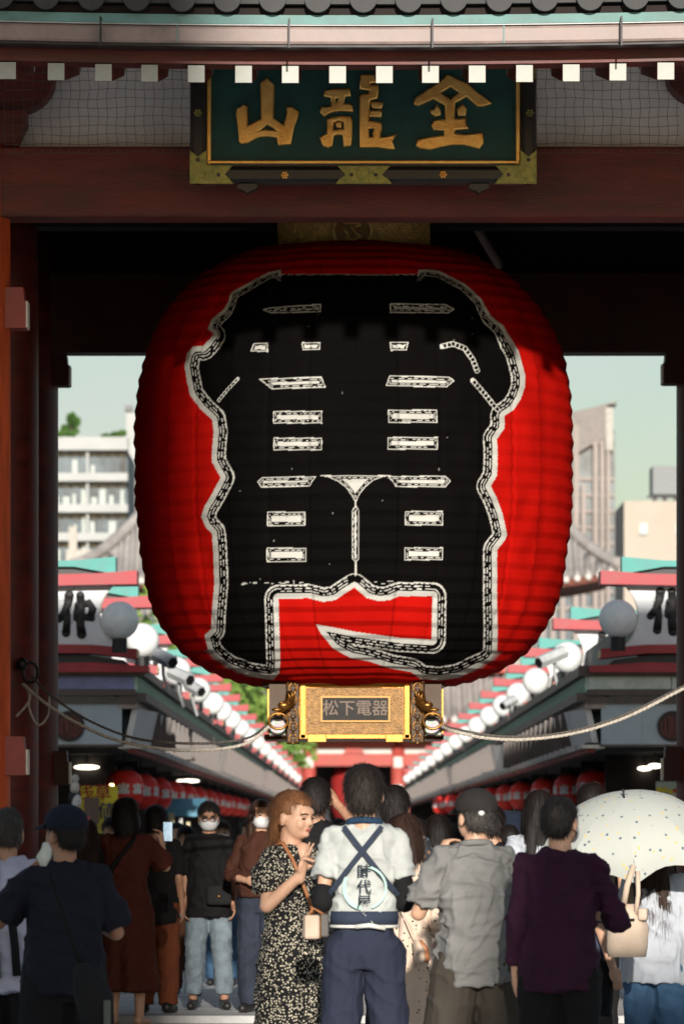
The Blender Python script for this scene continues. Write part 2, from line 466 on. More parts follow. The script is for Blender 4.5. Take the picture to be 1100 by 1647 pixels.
for par, u, v in ((cl,322,281),(crr,846,281),(cm,584,283)):
    rg = MB()
    c = P(u, v, PY)
    n = 24; ring = [(math.cos(2*math.pi*i/n), math.sin(2*math.pi*i/n)) for i in range(n)]
    rg.rings([[(c.x+q[0]*.030,PY-.078,c.z+q[1]*.030) for q in ring],[(c.x+q[0]*.037,PY-.078,c.z+q[1]*.037) for q in ring],[(c.x+q[0]*.037,PY-.06,c.z+q[1]*.037) for q in ring],[(c.x+q[0]*.030,PY-.06,c.z+q[1]*.030) for q in ring]])
    pq(rg, 'crest_ring', BRONZE, par)
    pq(MB().disc_y((c.x,c.z), .034, PY-.066, PY-.062), 'crest_ground', BLACKL, par)
    cr = MB(); w = .0045; s = .018
    cr.box(c.x-s,c.x+s,PY-.075,PY-.066,c.z-w,c.z+w).box(c.x-w,c.x+w,PY-.0752,PY-.066,c.z-s,c.z+s)
    cr.box(c.x-s,c.x-s+2*w,PY-.0748,PY-.066,c.z-w,c.z-s) if False else None
    for dx, dz, hx, hz in ((-s+w,-.5*s,w,.5*s),(s-w,.5*s,w,.5*s),(.5*s,-s+w,.5*s,w),(-.5*s,s-w,.5*s,w)):
        cr.box(c.x+dx-hx,c.x+dx+hx,PY-.0746,PY-.066,c.z+dz-hz,c.z+dz+hz)
    pq(cr, 'crest', BRONZE, par)
for u, v in ((319,183),(851,183),(458,283),(712,282)):
    c = P(u, v, PY); m_ = MB()
    for i in range(7):
        t = i*2*math.pi/6
        m_.ell((c.x+.018*math.cos(t)*(i<6), PY-.055, c.z+.018*math.sin(t)*(i<6)), (.011,.014,.011), 8, 5)
    pq(m_, 'rosette', GOLDP if u > 400 and v > 200 else BRONZE, smooth=True)
for par, pts in ((cl,((319,259),(352,283))),(crr,((849,259),(817,283))),(cm,((565,283),(604,283)))):
    for u, v in pts:
        c = P(u, v, PY); pq(MB().disc_y((c.x,c.z), .0135, PY-.067, PY-.0642), 'heart_cutout', BLACKL, par)
for u in (398, 770):
    c = P(u, 298, PY)
    pq(MB().prism([(c.x-.06,c.z+.03),(c.x-.07,c.z-.02),(c.x-.02,c.z-.04),(c.x,c.z-.055),(c.x+.02,c.z-.04),(c.x+.07,c.z-.02),(c.x+.06,c.z+.03)], 'y', PY-.02, PY+.12), 'support_bracket', BLACKL)
# carved characters
def carve(name, polys, origin, f, depth=.028):
    cu = bpy.data.curves.new(name, 'CURVE'); cu.dimensions = '2D'; cu.fill_mode = 'BOTH'
    for pl in polys:
        sp = cu.splines.new('POLY'); sp.points.add(len(pl)-1); sp.use_cyclic_u = True
        for i, (a, b) in enumerate(pl):
            p = P(origin[0]+a/f, origin[1]+b/f, PY)
            sp.points[i].co = (p.x-PO.x, p.z-PO.z, 0, 1)
    cu.extrude = depth*.4; cu.bevel_depth = .011; cu.bevel_resolution = 3; cu.offset = -.004
    t = bpy.data.objects.new('tmp', cu); COL.objects.link(t)
    dg = bpy.context.evaluated_depsgraph_get()
    m = bpy.data.meshes.new_from_object(t.evaluated_get(dg))
    bpy.data.objects.remove(t)
    m.transform(Matrix.Rotation(R(90), 4, 'X'))
    m.materials.clear()
    o = link(name, m, GOLDP, plq, loc=(0, .006, 0))
    return o
carve('gold_character', [
 [(495,570),(500,520),(530,510),(560,485),(595,500),(598,700),(640,675),(740,625),(735,290),(735,265),(770,240),(795,225),(820,250),(858,290),(850,620),(960,690),(990,580),(990,510),(1040,510),(1095,550),(1090,590),(1050,700),(1020,860),(910,872),(895,820),(900,795),(800,785),(720,790),(660,815),(600,850),(545,858),(525,840),(515,720)],
 [(640,762),(715,735),(790,665),(860,705),(920,750),(760,735)]], (300,90), 6.111)
carve('gold_character', [
 [(155,440),(160,390),(250,375),(390,375),(420,370),(430,435),(370,440),(355,540),(430,540),(450,560),(455,605),(330,600),(250,610),(190,630),(150,660),(110,620),(120,570),(180,575),(235,560),(230,455)],
 [(258,458),(335,458),(275,545)],
 [(180,710),(230,690),(330,675),(435,680),(450,720),(445,900),(435,985),(370,995),(360,870),(300,862),(245,875),(230,990),(190,1010),(140,990),(105,910),(180,865),(190,790)],
 [(240,730),(300,705),(375,725),(370,820),(310,820),(240,835)],
 [(280,740),(330,740),(325,785),(295,785)],
 [(555,215),(625,215),(720,220),(722,285),(650,295),(635,330),(740,335),(740,375),(725,465),(660,480),(640,500),(635,730),(700,730),(775,750),(775,800),(755,910),(830,905),(930,880),(890,950),(915,1020),(860,1025),(740,1005),(550,1005),(545,450),(575,430),(640,430),(665,375),(550,360)],
 [(625,795),(720,790),(690,860),(695,905),(640,910)],
 [(670,520),(740,515),(790,525),(770,575),(690,570)], [(660,615),(775,615),(770,665),(660,665)]], (500,90), 6.875)
carve('gold_character', [
 [(350,155),(420,190),(510,230),(590,300),(690,380),(630,400),(590,400),(500,320),(400,375),(398,510),(450,515),(490,508),(490,560),(505,580),(400,590),(398,630),(500,640),(625,625),(630,700),(600,740),(480,710),(380,710),(280,730),(210,750),(130,740),(100,720),(110,680),(200,660),(320,645),(330,595),(240,590),(225,560),(240,525),(335,515),(335,395),(235,340),(110,395),(85,385),(90,345),(200,270),(280,220)],
 [(275,300),(370,240),(455,295),(370,355)],
 [(215,440),(240,440),(262,405),(285,440),(285,470),(250,480),(225,465)], [(430,430),(470,400),(495,430),(485,475),(440,475)]], (650,90), 5.0)
# ================================================================ giant lantern
LY, LU = 40.0, 569.0
lan = empty('giant_lantern', P(LU, 1200, LY), 0, 'giant red paper lantern with black brush characters hanging in the gate', 'lantern')
LO = lan.location.copy()
prof_px = [(402,138),(407,165),(413,190),(425,212),(445,246),(470,274),(500,300),(540,324),(575,337),(620,346),(680,351),(740,352),(800,351),(850,348),(900,342),(950,333),(980,324),(1010,309),(1040,288),(1060,266),(1080,233),(1095,193),(1103,155),(1107,128)]
SC = F/LY
pz = np.array([HC+(V0-v)/SC for v, _ in prof_px][::-1]); pr = np.array([h/SC for _, h in prof_px][::-1])
# arc length parametrisation of the profile, smoothed
def resample(px_, py_, n):
    d = np.r_[0, np.cumsum(np.hypot(np.diff(px_), np.diff(py_)))]
    t = np.linspace(0, d[-1], n)
    return np.interp(t, d, px_), np.interp(t, d, py_), d[-1]
zz, rr, arcL = resample(pz, pr, 400)
ker = np.hanning(21); ker /= ker.sum()
zs = np.convolve(np.pad(zz, 10, 'reflect', reflect_type='odd'), ker, 'valid'); rs_ = np.convolve(np.pad(rr, 10, 'reflect', reflect_type='odd'), ker, 'valid')
NR = 700
zz, rr, arcL = resample(zs, rs_, NR)
s_ = np.linspace(0, arcL, NR)
dz = np.gradient(zz, s_); dr = np.gradient(rr, s_)
nl = np.hypot(dz, dr); nr, nz = dz/nl, -dr/nl           # outward normal in (r, z)
PLEATS = 37
ph = s_/arcL*PLEATS
pleat = .013*((1-np.abs((ph % 1)-.42)/np.where((ph % 1) < .42, .42, .58))-.5) * np.clip(np.minimum(s_, arcL-s_)/.12, .25, 1)
zz2 = zz + nz*pleat; rr2 = rr + nr*pleat
# columns: fine across the front, coarse round the back; angle 0 faces the camera
xf = np.linspace(-.83, .83, 530)
front = np.arcsin(xf)
back = np.linspace(front[-1], 2*np.pi+front[0], 60)[1:-1]
th = np.r_[front, back]; NC = len(th)
TH, RR = np.meshgrid(th, rr2); _, ZZ = np.meshgrid(th, zz2)
# panels of paper: slight flat between vertical seams
seam = np.deg2rad(np.arange(-180, 360, 22.5)+.0)
ds = np.min(np.abs(((TH[:, :, None]-seam[None, None, :])+np.pi) % (2*np.pi)-np.pi), axis=2) if False else np.abs(((TH+np.deg2rad(11.25)) % np.deg2rad(22.5))-np.deg2rad(11.25))
RR = RR*(1-.004*np.clip(1-ds/np.deg2rad(1.2), 0, 1))
wob = np.zeros(RR.shape)
wr = np.random.default_rng(9)
for k_ in range(26):
    a_, f_, p_ = wr.uniform(.3,1)*.0016, wr.integers(3, 40), wr.uniform(0, 6.28)
    wob += a_*np.sin(f_*TH + wr.uniform(-14,14)*ZZ + p_ + 1.5*np.sin(3*TH+ZZ*wr.uniform(1,4)))
RR = RR+wob
ZZ = ZZ+.004*np.sin(5*TH+1.3)+.003*np.sin(11*TH+ZZ*2)
cx = (LU-U0)*LY/F
X = cx + RR*np.sin(TH); Yw = LY - RR*np.cos(TH); Z = ZZ
co = np.stack([X-LO.x, Yw-LO.y, Z-LO.z], -1).reshape(-1, 3)
U = U0+F*X/Yw; V = V0-(Z-HC)*F/Yw
OUT = [(452,441),(452,433),(432,438),(414,447),(393,459),(372,470),(367,485),(360,498),(341,513),(334,529),(344,537),(335,548),(326,557),(311,557),(301,568),(297,590),(301,613),(306,636),(323,658),(341,675),(344,694),(341,727),(341,743),(345,750),(355,768),(338,800),(329,814),(324,831),(331,848),(341,858),(343,885),(345,938),(341,985),(340,1012),(329,1022),(335,1046),(345,1059),(368,1076),(402,1088),(439,1094),(449,1083),(451,1066),(448,963),(496,962),(520,968),(540,965),(557,953),(570,945),(590,962),(610,967),(627,965),(641,959),(695,959),(694,1029),(644,1026),(570,1016),(536,1009),(508,1004),(516,1019),(536,1043),(563,1058),(594,1064),(627,1075),(661,1081),(676,1092),(705,1095),(738,1090),(762,1078),(789,1066),(799,1053),(800,1012),(799,969),(799,918),(799,885),(812,868),(815,861),(812,844),(807,824),(799,802),(789,782),(799,765),(800,730),(799,706),(811,689),(811,669),(826,659),(837,642),(844,622),(844,603),(839,585),(834,565),(822,545),(809,524),(789,508),(782,496),(774,481),(760,467),(745,455),(725,445),(705,435),(686,433),(673,434),(671,441)]
def poly_sd(poly, x, y):
    """signed distance (inside positive) and arc position of the nearest edge point"""
    d2 = np.full(x.shape, 1e12); arc = np.zeros(x.shape); ins = np.zeros(x.shape, bool); eid = np.zeros(x.shape, int)
    acc = 0.0
    for i in range(len(poly)):
        (x0, y0), (x1, y1) = poly[i], poly[(i+1) % len(poly)]
        ex, ey = x1-x0, y1-y0; L2 = ex*ex+ey*ey
        t = np.clip(((x-x0)*ex+(y-y0)*ey)/L2, 0, 1)
        q = (x-x0-t*ex)**2+(y-y0-t*ey)**2
        m = q < d2
        d2[m] = q[m]; arc[m] = acc+t[m]*math.sqrt(L2); eid[m] = i
        if y0 != y1:
            c = ((y0 > y) != (y1 > y)) & (x < (x1-x0)*(y-y0)/(y1-y0)+x0)
            ins ^= c
        acc += math.sqrt(L2)
    return np.where(ins, 1, -1)*np.sqrt(d2), arc, eid
nf = len(front)
u, v = U[:, :nf].ravel(), V[:, :nf].ravel()
RED, WHT, BLK = np.array((.42,.0055,.003)), np.array((.50,.50,.465)), np.array((.003,.0026,.0026))
col = np.tile(RED, (u.size, 1))
sel = (u > 285) & (u < 855) & (v > 425) & (v < 1105)
d, arc, eid = poly_sd(OUT, u[sel], v[sel])
top = (eid == len(OUT)-1)
d = np.where(top & (d > 0), d*5.5, d)
d = np.where(d > 0, d*(1+1.1*np.clip((560-v[sel])/110, 0, 1)), d)
def lace(dist, arc, w, thick, rnd=0):
    """thin broken white lines running along the edge of the black"""
    row = np.floor(dist/w); fr = dist/w-row
    ph_ = arc/(10+3*((row*5+rnd) % 3)) + row*.41 + .3*np.sin(arc*.09+row*2.3)
    k = np.floor(ph_); fa = ph_-k
    keep = np.sin(k*12.9898+row*78.233+rnd)*43758.5453; keep = keep-np.floor(keep)
    return (fr < thick) & (fa > .22+.25*keep)
def hatch(dist, arc, rows, w, rnd=0):
    """black dashes in rows, as in the brush-hair drawing round the characters"""
    q = dist/w; row = np.floor(q); fr = q-row
    ln = 9+4*((row*7+rnd) % 3)
    ph_ = arc/ln + row*.43 + .25*np.sin(arc*.11+row*2.1)
    k = np.floor(ph_); fa = ph_-k
    keep = np.sin(k*12.9898+row*78.233)*43758.5453; keep = keep-np.floor(keep)
    return (fr > np.maximum(.08, .36-.12*row)) & (fa > .11) & (keep > .08)
blk = (d >= 22.5)
hb = (d >= 8.5) & (d < 21.0) & ~lace(np.where(d > 0, d-6.3, 0), arc, 4.4, .40)
cc = col[sel]
cc[d >= 0] = WHT; cc[hb] = BLK; cc[blk] = BLK
rect = lambda a, b, c, e: [(a,b),(c,b),(c,e),(a,e)]
SLOTS = [[(422,498),(436,494),(516,489),(516,502),(436,504)], [(403,565),(408,552),(431,551),(431,566)], [(485,550.5),(515,550.5),(515,563),(487,563.6)],
 [(416,609),(517,606),(524,623),(437,626)], rect(439.5,661,518,681), rect(440,704,518,724), [(414,775),(422,767),(509,766),(498,782),(420,784)],
 [(511,764.5),(632,764.5),(616,767),(600,773),(588,783),(578,796),(572,810),(565,796),(555,783),(543,774),(527,767)],
 [(624,766),(637,783),(716,784),(725,774),(716,765)], [(572,812),(577.5,821),(577.5,898),(572,906),(566,898),(566,821)],
 rect(430,823,491,846), rect(429,881,493,904), [(627,488),(716,489),(731,497),(721,504),(627,503)], [(627,550),(657,550),(653.5,564),(628,564)],
 [(626,604),(721,606),(731,612),(718,623),(620,621)], rect(624,659,703,680), rect(623,703,704,723), rect(651,822,712,845), rect(650,880.5,712,901)]
us_, vs_ = u[sel], v[sel]
for k, pl in enumerate(SLOTS):
    ax = [p[0] for p in pl]; ay = [p[1] for p in pl]
    b = (us_ > min(ax)-2) & (us_ < max(ax)+2) & (vs_ > min(ay)-2) & (vs_ < max(ay)+2)
    sd, ar, _ = poly_sd(pl, us_[b], vs_[b])
    c2 = cc[b]
    small = k in (1, 2, 9, 13)
    c2[sd > 0] = WHT
    c2[(sd > 1.5) & (sd < (4.6 if small else 6.4)) & ~lace(np.where(sd > 0, sd-.6, 0), ar, 2.9, .42, k)] = BLK
    if k in (0, 12): c2[(sd > 5.6)] = WHT*.55  # top pair of slots dimmed: eave shade put into the print
    cc[b] = c2
LINES = [([(711,557),(728,553),(747,560),(760,578),(767,596)], 4.2), ([(760,612),(775,629),(792,650),(800,659)], 4.0), ([(383,609),(366,627),(352,644)], 2.6), ([(572,805),(572,815)], 1.2), ([(572,903),(572,925)], 1.4)]
for ln, w in LINES:
    dmin = np.full(us_.shape, 1e9); ar = np.zeros(us_.shape); acc = 0
    for (x0, y0), (x1, y1) in zip(ln, ln[1:]):
        ex, ey = x1-x0, y1-y0; L2 = ex*ex+ey*ey
        t = np.clip(((us_-x0)*ex+(vs_-y0)*ey)/L2, 0, 1)
        q = np.hypot(us_-x0-t*ex, vs_-y0-t*ey); m = q < dmin
        dmin[m] = q[m]; ar[m] = acc+t[m]*math.sqrt(L2); acc += math.sqrt(L2)
    cc[(dmin < w)] = WHT
    if w > 2.5: cc[(dmin < w-1.3) & (((ar/7) % 1) > .25)] = BLK
# worn specks along one crease of the black paint
rng = np.random.default_rng(5)
for k in range(34):
    a = rng.choice([rng.uniform(362,500), rng.uniform(590,660)]); b = 937+rng.normal(0,1.2)+(a-560)*-.005
    cc[(np.abs(us_-a) < rng.uniform(.8,4)) & (np.abs(vs_-b) < rng.uniform(.5,1.3)) & (d > 24)] = WHT*.8
for k in range(26):
    a, b = rng.uniform(360,780), rng.uniform(470,1060)
    cc[(np.abs(us_-a) < rng.uniform(.6,1.4)) & (np.abs(vs_-b) < rng.uniform(.5,1.6)) & (d > 26)] = WHT*.35
col[sel] = cc
full = np.tile(RED, (NR, NC, 1))
full[:, :nf, :] = col.reshape(NR, nf, 3)
# each paper gore has aged a little differently; glue seams between gores are darker
gid = np.floor((th+np.deg2rad(11.25))/np.deg2rad(22.5)).astype(int)
tone = np.array([.93,1.05,.97,1.08,.90,1.02,.96,1.06,.92,1.0,1.04,.95,1.03,.9,1.0,.97,1.0])[gid % 17]
dsm = np.abs(((th+np.deg2rad(11.25)) % np.deg2rad(22.5))); dsm = np.minimum(dsm, np.deg2rad(22.5)-dsm)
tone = tone*np.where(dsm < np.deg2rad(.35), .72, 1.0)
full = full*tone[None, :, None]
# mesh
idx = np.arange(NR*NC).reshape(NR, NC)
nx = np.roll(idx, -1, axis=1)
quads = np.stack([idx[:-1], nx[:-1], nx[1:], idx[1:]], -1).reshape(-1, 4)
me = bpy.data.meshes.new('paper_body')
me.vertices.add(NR*NC); me.vertices.foreach_set('co', co.ravel())
me.loops.add(quads.size); me.loops.foreach_set('vertex_index', quads.ravel().astype(np.int32))
me.polygons.add(len(quads)); me.polygons.foreach_set('loop_start', (np.arange(len(quads))*4).astype(np.int32)); me.polygons.foreach_set('loop_total', np.full(len(quads), 4, np.int32))
me.polygons.foreach_set('use_smooth', np.ones(len(quads), bool))
at = me.color_attributes.new('print', 'FLOAT_COLOR', 'POINT')
at.data.foreach_set('color', np.concatenate([full.reshape(-1, 3), np.ones((NR*NC, 1))], 1).ravel().astype(np.float32))
me.update(); me.validate()
lm = bpy.data.materials.new('painted_paper'); lm.use_nodes = True
nt = lm.node_tree; b = nt.nodes['Principled BSDF']
va = nt.nodes.new('ShaderNodeVertexColor'); va.layer_name = 'print'
tc = nt.nodes.new('ShaderNodeTexCoord'); n1 = nt.nodes.new('ShaderNodeTexNoise'); n1.inputs['Scale'].default_value = 3.0; n1.inputs['Detail'].default_value = 7
nt.links.new(tc.outputs['Object'], n1.inputs['Vector'])
mr = nt.nodes.new('ShaderNodeMapRange'); mr.inputs['To Min'].default_value = .78; mr.inputs['To Max'].default_value = 1.1
nt.links.new(n1.outputs['Fac'], mr.inputs[0])
mx = nt.nodes.new('ShaderNodeMix'); mx.data_type = 'RGBA'; mx.blend_type = 'MULTIPLY'; mx.inputs['Factor'].default_value = 1
nt.links.new(va.outputs[0], mx.inputs[6]); nt.links.new(mr.outputs[0], mx.inputs[7])
nt.links.new(mx.outputs[2], b.inputs['Base Color'])
b.inputs['Roughness'].default_value = .8; b.inputs['Specular IOR Level'].default_value = .03
n2 = nt.nodes.new('ShaderNodeTexNoise'); n2.inputs['Scale'].default_value = 25; n2.inputs['Detail'].default_value = 5
nt.links.new(tc.outputs['Object'], n2.inputs['Vector'])
bp = nt.nodes.new('ShaderNodeBump'); bp.inputs['Strength'].default_value = .25; bp.inputs['Distance'].default_value = .006
nt.links.new(n2.outputs['Fac'], bp.inputs['Height']); nt.links.new(bp.outputs[0], b.inputs['Normal'])
link('paper_body', me, lm, lan)

def lp(mb, name, m, parent=lan, **k):
    mb.v = [(x-LO.x, y-LO.y, z-LO.z) for x, y, z in mb.v]
    return mb.build(name, m, parent, **k)
zt = float(zz[-1]); zb = float(zz[0])
# top collar with hobnails, ring and medallion
LITGILT = mat('lit_gilt', (.90,.52,.16), .45, metal=.1, var=.3, scale=18)  # brighter than the base gilt: light from below put into the colour
r_c = 121/SC
col_o = lp(MB().lathe([(r_c*.9,-.03),(r_c,.0),(r_c,.24),(r_c*1.03,.25),(r_c*1.03,.30)], (cx,LY,zt-.005), 64), 'top_collar', LITGILT, smooth=True)
nails = MB()
for j in range(9):
    for i in range(74):
        t = 2*math.pi*(i+.5*(j%2))/74
        nails.ell((cx+r_c*math.cos(t), LY+r_c*math.sin(t), zt+.012+j*.024), (.010,.010,.010), 6, 4)
tag(lp(nails, 'hobnails', LITGILT, col_o, smooth=True), kind='stuff')
mc = P(567, 372, LY-r_c)
n = 36; ring = [(math.cos(2*math.pi*i/n), math.sin(2*math.pi*i/n)) for i in range(n)]
def torus_y(c, rad, t, mb, y):
    mb.tube([(c.x+q[0]*rad, y, c.z+q[1]*rad) for q in ring+ring[:1]], t, 8, False)
mm = MB(); torus_y(mc, .142, .014, mm, mc.y-.03); lp(mm, 'medallion_ring', LITGILT, col_o, smooth=True)
lp(MB().disc_y((mc.x, mc.z), .14, mc.y-.025, mc.y+.05, 36), 'medallion', mat('dark_gilt',(.25,.13,.04),.45,metal=.7), col_o)
em = MB()
for pts in ([(-.07,.02),(-.03,-.03),(-.05,-.08)], [(-.02,.04),(.03,-.02),(.07,-.05)], [(-.06,-.05),(0,-.07),(.06,-.04)], [(.02,.03),(.06,.05)], [(-.06,.06),(.06,.06)]):
    em.tube([(mc.x+a, mc.y-.03, mc.z+c) for a, c in pts], .011, 6)
lp(em, 'medallion_crest', LITGILT, col_o, smooth=True)
# gilt base: octagonal box, carved posts, name plate, feet
def bz(v): return HC+(V0-v)/SC
yf = LY-.63
BX = lambda u_: (u_-U0)*(yf)/F
base_z0, base_z1 = bz(1189), bz(1098)
w0, w1 = .42, .66
def octo(fr, hw, ch): return [(cx-hw+ch, LY-fr), (cx+hw-ch, LY-fr), (cx+hw, LY-fr+ch), (cx+hw, LY+fr-ch), (cx+hw-ch, LY+fr), (cx-hw+ch, LY+fr), (cx-hw, LY+fr-ch), (cx-hw, LY-fr+ch)]
basebox = lp(MB().prism(octo(.60,.62,.2), 'z', base_z0+.02, base_z1), 'base_box', GOLD, bevel=.006)
lp(MB().prism(octo(.66,.68,.22), 'z', base_z1-.035, base_z1+.015), 'base_rim', GOLD, basebox, bevel=.006)
lp(MB().prism(octo(.65,.67,.22), 'z', base_z0-.01, base_z0+.03), 'base_foot_rim', GOLD, basebox, bevel=.006)
panel = lp(MB().box(BX(493),BX(649),yf-.012,yf+.04,bz(1184),bz(1110)), 'front_panel', mat('hammered_gilt',(.25,.14,.052),.5,metal=.5,var=.3,scale=30,bump=.7,bscale=75), basebox)
for u0, u1 in ((483,492),(650,659)):
    lp(MB().box(BX(u0),BX(u1),yf-.02,yf+.04,bz(1190),bz(1106)), 'panel_stile', GOLD, basebox, bevel=.004)
for u0, u1 in ((495,525),(620,648)):
    lp(MB().box(BX(u0),BX(u1),yf-.03,yf-.012,bz(1196),bz(1183)), 'foot_plate', GOLD, basebox, bevel=.004)
npl = lp(MB().box(BX(516),BX(627),yf-.03,yf-.012,bz(1164),bz(1123)), 'name_plate', mat('black_bronze',(.010,.008,.007),.7,metal=.0), basebox, bevel=.004)
fr_ = MB()
a0, a1, c0, c1 = BX(516), BX(627), bz(1164), bz(1123)
for q in ((a0,a0+.012,c0,c1),(a1-.012,a1,c0,c1),(a0+.012,a1-.012,c0,c0+.012),(a0+.012,a1-.012,c1-.012,c1)):
    fr_.box(q[0],q[1],yf-.036,yf-.031,q[2],q[3])
lp(fr_, 'plate_frame', mat('dark_gilt',(.25,.13,.04),.45,metal=.7), basebox)
def text_mesh(s, size, depth=.004):
    cu = bpy.data.curves.new('txt', 'FONT'); cu.body = s; cu.size = size; cu.extrude = depth; cu.align_x = 'CENTER'; cu.align_y = 'CENTER'; cu.resolution_u = 2; cu.offset = size*.012
    t = bpy.data.objects.new('tmp', cu); COL.objects.link(t)
    m = bpy.data.meshes.new_from_object(t.evaluated_get(bpy.context.evaluated_depsgraph_get()))
    bpy.data.objects.remove(t)
    m.transform(Matrix.Rotation(R(90), 4, 'X'))
    m.materials.clear()
    return m
def text(name, s, size, loc, m, parent, depth=.004, rot=None):
    o = link(name, text_mesh(s, size, depth), m, parent, loc=loc)
    if rot: o.rotation_euler = rot
    return o
text('plate_lettering', '松下電器', .122, ((a0+a1)/2-LO.x, yf-.033-LO.y, (c0+c1)/2-LO.z), mat('worn_bronze_letters',(.085,.055,.036),.5,metal=.2), basebox)
# carved openwork posts
for u0, u1 in ((461,482),(660,682)):
    p0, p1 = BX(u0), BX(u1)
    pm = lp(MB().box(p0,p1,yf-.05,yf+.06,bz(1199),bz(1100)), 'carved_post', mat('dark_bronze',(.035,.02,.01),.5,metal=.5), basebox)
    cv = MB()
    cv.box(p0,p0+.008,yf-.06,yf-.05,bz(1199),bz(1101)).box(p1-.008,p1,yf-.06,yf-.05,bz(1199),bz(1101)).box(p0+.008,p1-.008,yf-.059,yf-.05,bz(1199),bz(1196)).box(p0+.008,p1-.008,yf-.059,yf-.05,bz(1104),bz(1101))
    m_ = (p0+p1)/2; hw = (p1-p0)/2-.012
    for zc in np.linspace(bz(1190), bz(1110), 5):
        for sx in (-1, 1):
            cv.tube([(m_, yf-.056, zc-.045), (m_+sx*hw*.7, yf-.06, zc-.02), (m_+sx*hw*.9, yf-.06, zc+.005), (m_+sx*hw*.4, yf-.06, zc+.03), (m_, yf-.056, zc+.045)], .0055, 6)
            cv.tube([(m_+sx*.008, yf-.056, zc-.02), (m_+sx*.016, yf-.06, zc), (m_+sx*.006, yf-.056, zc+.02)], .004, 6)
    lp(cv, 'openwork', GOLD, pm, smooth=True)
# side plates with painted clouds and dragon heads that hold the rope rings
CLOUD = mat('painted_clouds', (.5,.5,.5), .5)
nt = CLOUD.node_tree; vo = nt.nodes.new('ShaderNodeTexVoronoi'); vo.inputs['Scale'].default_value = 42
hs = nt.nodes.new('ShaderNodeHueSaturation'); hs.inputs['Saturation'].default_value = 1.1; hs.inputs['Value'].default_value = .8
nt.links.new(vo.outputs['Color'], hs.inputs['Color']); nt.links.new(hs.outputs[0], nt.nodes['Principled BSDF'].inputs['Base Color'])
DRAGON_RING = {}
for s, u_in, u_out in ((-1, 460, 433), (1, 683, 710)):
    xa, xb = sorted((BX(u_in), BX(u_out)))
    sp = lp(MB().box(xa,xb,yf+.0,yf+.08,bz(1186),bz(1104)), 'side_plate', mat('dark_bronze',(.035,.02,.01),.5,metal=.5), basebox)
    lp(MB().box(xa+.006,xb-.006,yf-.008,yf-.001,bz(1184),bz(1160)), 'painted_panel', CLOUD, sp)
    xo = BX(u_out)
    lp(MB().box(min(xo,xo+s*.012),max(xo,xo+s*.012),yf-.03,yf+.02,bz(1182),bz(1112)), 'gilt_edge', GOLD, sp)
    dm = MB()
    x0 = BX(u_in)-s*.03
    neck = [(x0, yf-.06, bz(1118)), (x0+s*.0, yf-.10, bz(1132)), (x0+s*.03, yf-.14, bz(1140)), (x0+s*.07, yf-.15, bz(1144))]
    dm.tube(neck, [.03,.04,.036,.026], 10)
    dm.ell((x0+s*.045, yf-.15, bz(1138)), (.045,.03,.028)).ell((x0+s*.095, yf-.15, bz(1145)), (.04,.022,.014)).ell((x0+s*.085, yf-.15, bz(1153)), (.035,.02,.01))
    for k in range(3): dm.tube([(x0+s*(.02-.015*k), yf-.14, bz(1134)), (x0+s*(.0-.02*k), yf-.15, bz(1124-3*k)), (x0+s*(.02-.03*k), yf-.15, bz(1116-2*k))], [.012,.008,.003], 6)
    dm.ell((x0+s*.06, yf-.172, bz(1134)), (.012,.01,.012))
    lp(dm, 'dragon_head', GOLD, sp, smooth=True)
    rc = Vector((x0+s*.085, yf-.15, bz(1163)))
    rm = MB(); rm.tube([(rc.x+.07*math.cos(R(a))*1.0, yf-.15+.02*math.sin(R(a)), rc.z+.058*math.sin(R(a))) for a in range(0,361,15)], .011, 8, False)
    lp(rm, 'rope_ring', GOLD, sp, smooth=True)
    DRAGON_RING[s] = Vector((rc.x+s*.06, yf-.15, rc.z-.035))
# ================================================================ ropes
def twist_rope(name, pts, rad, m, label, n_sub=60, strands=3):
    P_ = [Vector(p) for p in pts]
    # catmull-rom
    cur = []
    Q = [P_[0]]+P_+[P_[-1]]
    for i in range(1, len(Q)-2):
        for k in range(12):
            t = k/12; a, b, c, d_ = Q[i-1], Q[i], Q[i+1], Q[i+2]
            cur.append(.5*((2*b)+(c-a)*t+(2*a-5*b+4*c-d_)*t*t+(3*b-a-3*c+d_)*t**3))
    cur.append(P_[-1])
    fine = []
    for a, b in zip(cur, cur[1:]):
        k = max(1, int((b-a).length/.018))
        fine += [a.lerp(b, j/k) for j in range(k)]
    fine.append(cur[-1])
    mb = MB(); L = 0
    tw = [[] for _ in range(strands)]
    for i, p in enumerate(fine):
        if i: L += (p-fine[i-1]).length
        d_ = (fine[min(i+1,len(fine)-1)]-fine[max(i-1,0)]).normalized()
        a = d_.cross(Vector((0,1,0.01))).normalized(); b = a.cross(d_)
        for s in range(strands):
            t = L/(rad*5.5)*2*math.pi/1.6+s*2*math.pi/strands
            tw[s].append(p+(a*math.cos(t)+b*math.sin(t))*rad*.5)
    for s in range(strands): mb.tube(tw[s], rad*.56, 6)
    o = mb.build(name, m, None, True)
    return tag(o, label, 'rope', 'ropes from the lantern base')
DL, DR = DRAGON_RING[-1], DRAGON_RING[1]
yr = 40.0
ringp = P(50, 1082, 39.9)
twist_rope('rope', [P(37,1100,39.75), P(75,1132,39.6), P(130,1166,39.5), P(200,1194,39.4), P(300,1207,39.3), P(390,1198,39.3), DL], .0135, ROPE, 'pale twisted rope sagging from the left column to the gold lantern base')
twist_rope('rope', [P(52,1088,39.85), P(82,1118,39.7), P(140,1157,39.6), P(220,1188,39.5), P(320,1196,39.45), P(395,1188,39.45), DL+Vector((-.03,.05,.0))], .011, ROPED, 'thin dark rope running above the pale rope on the left')
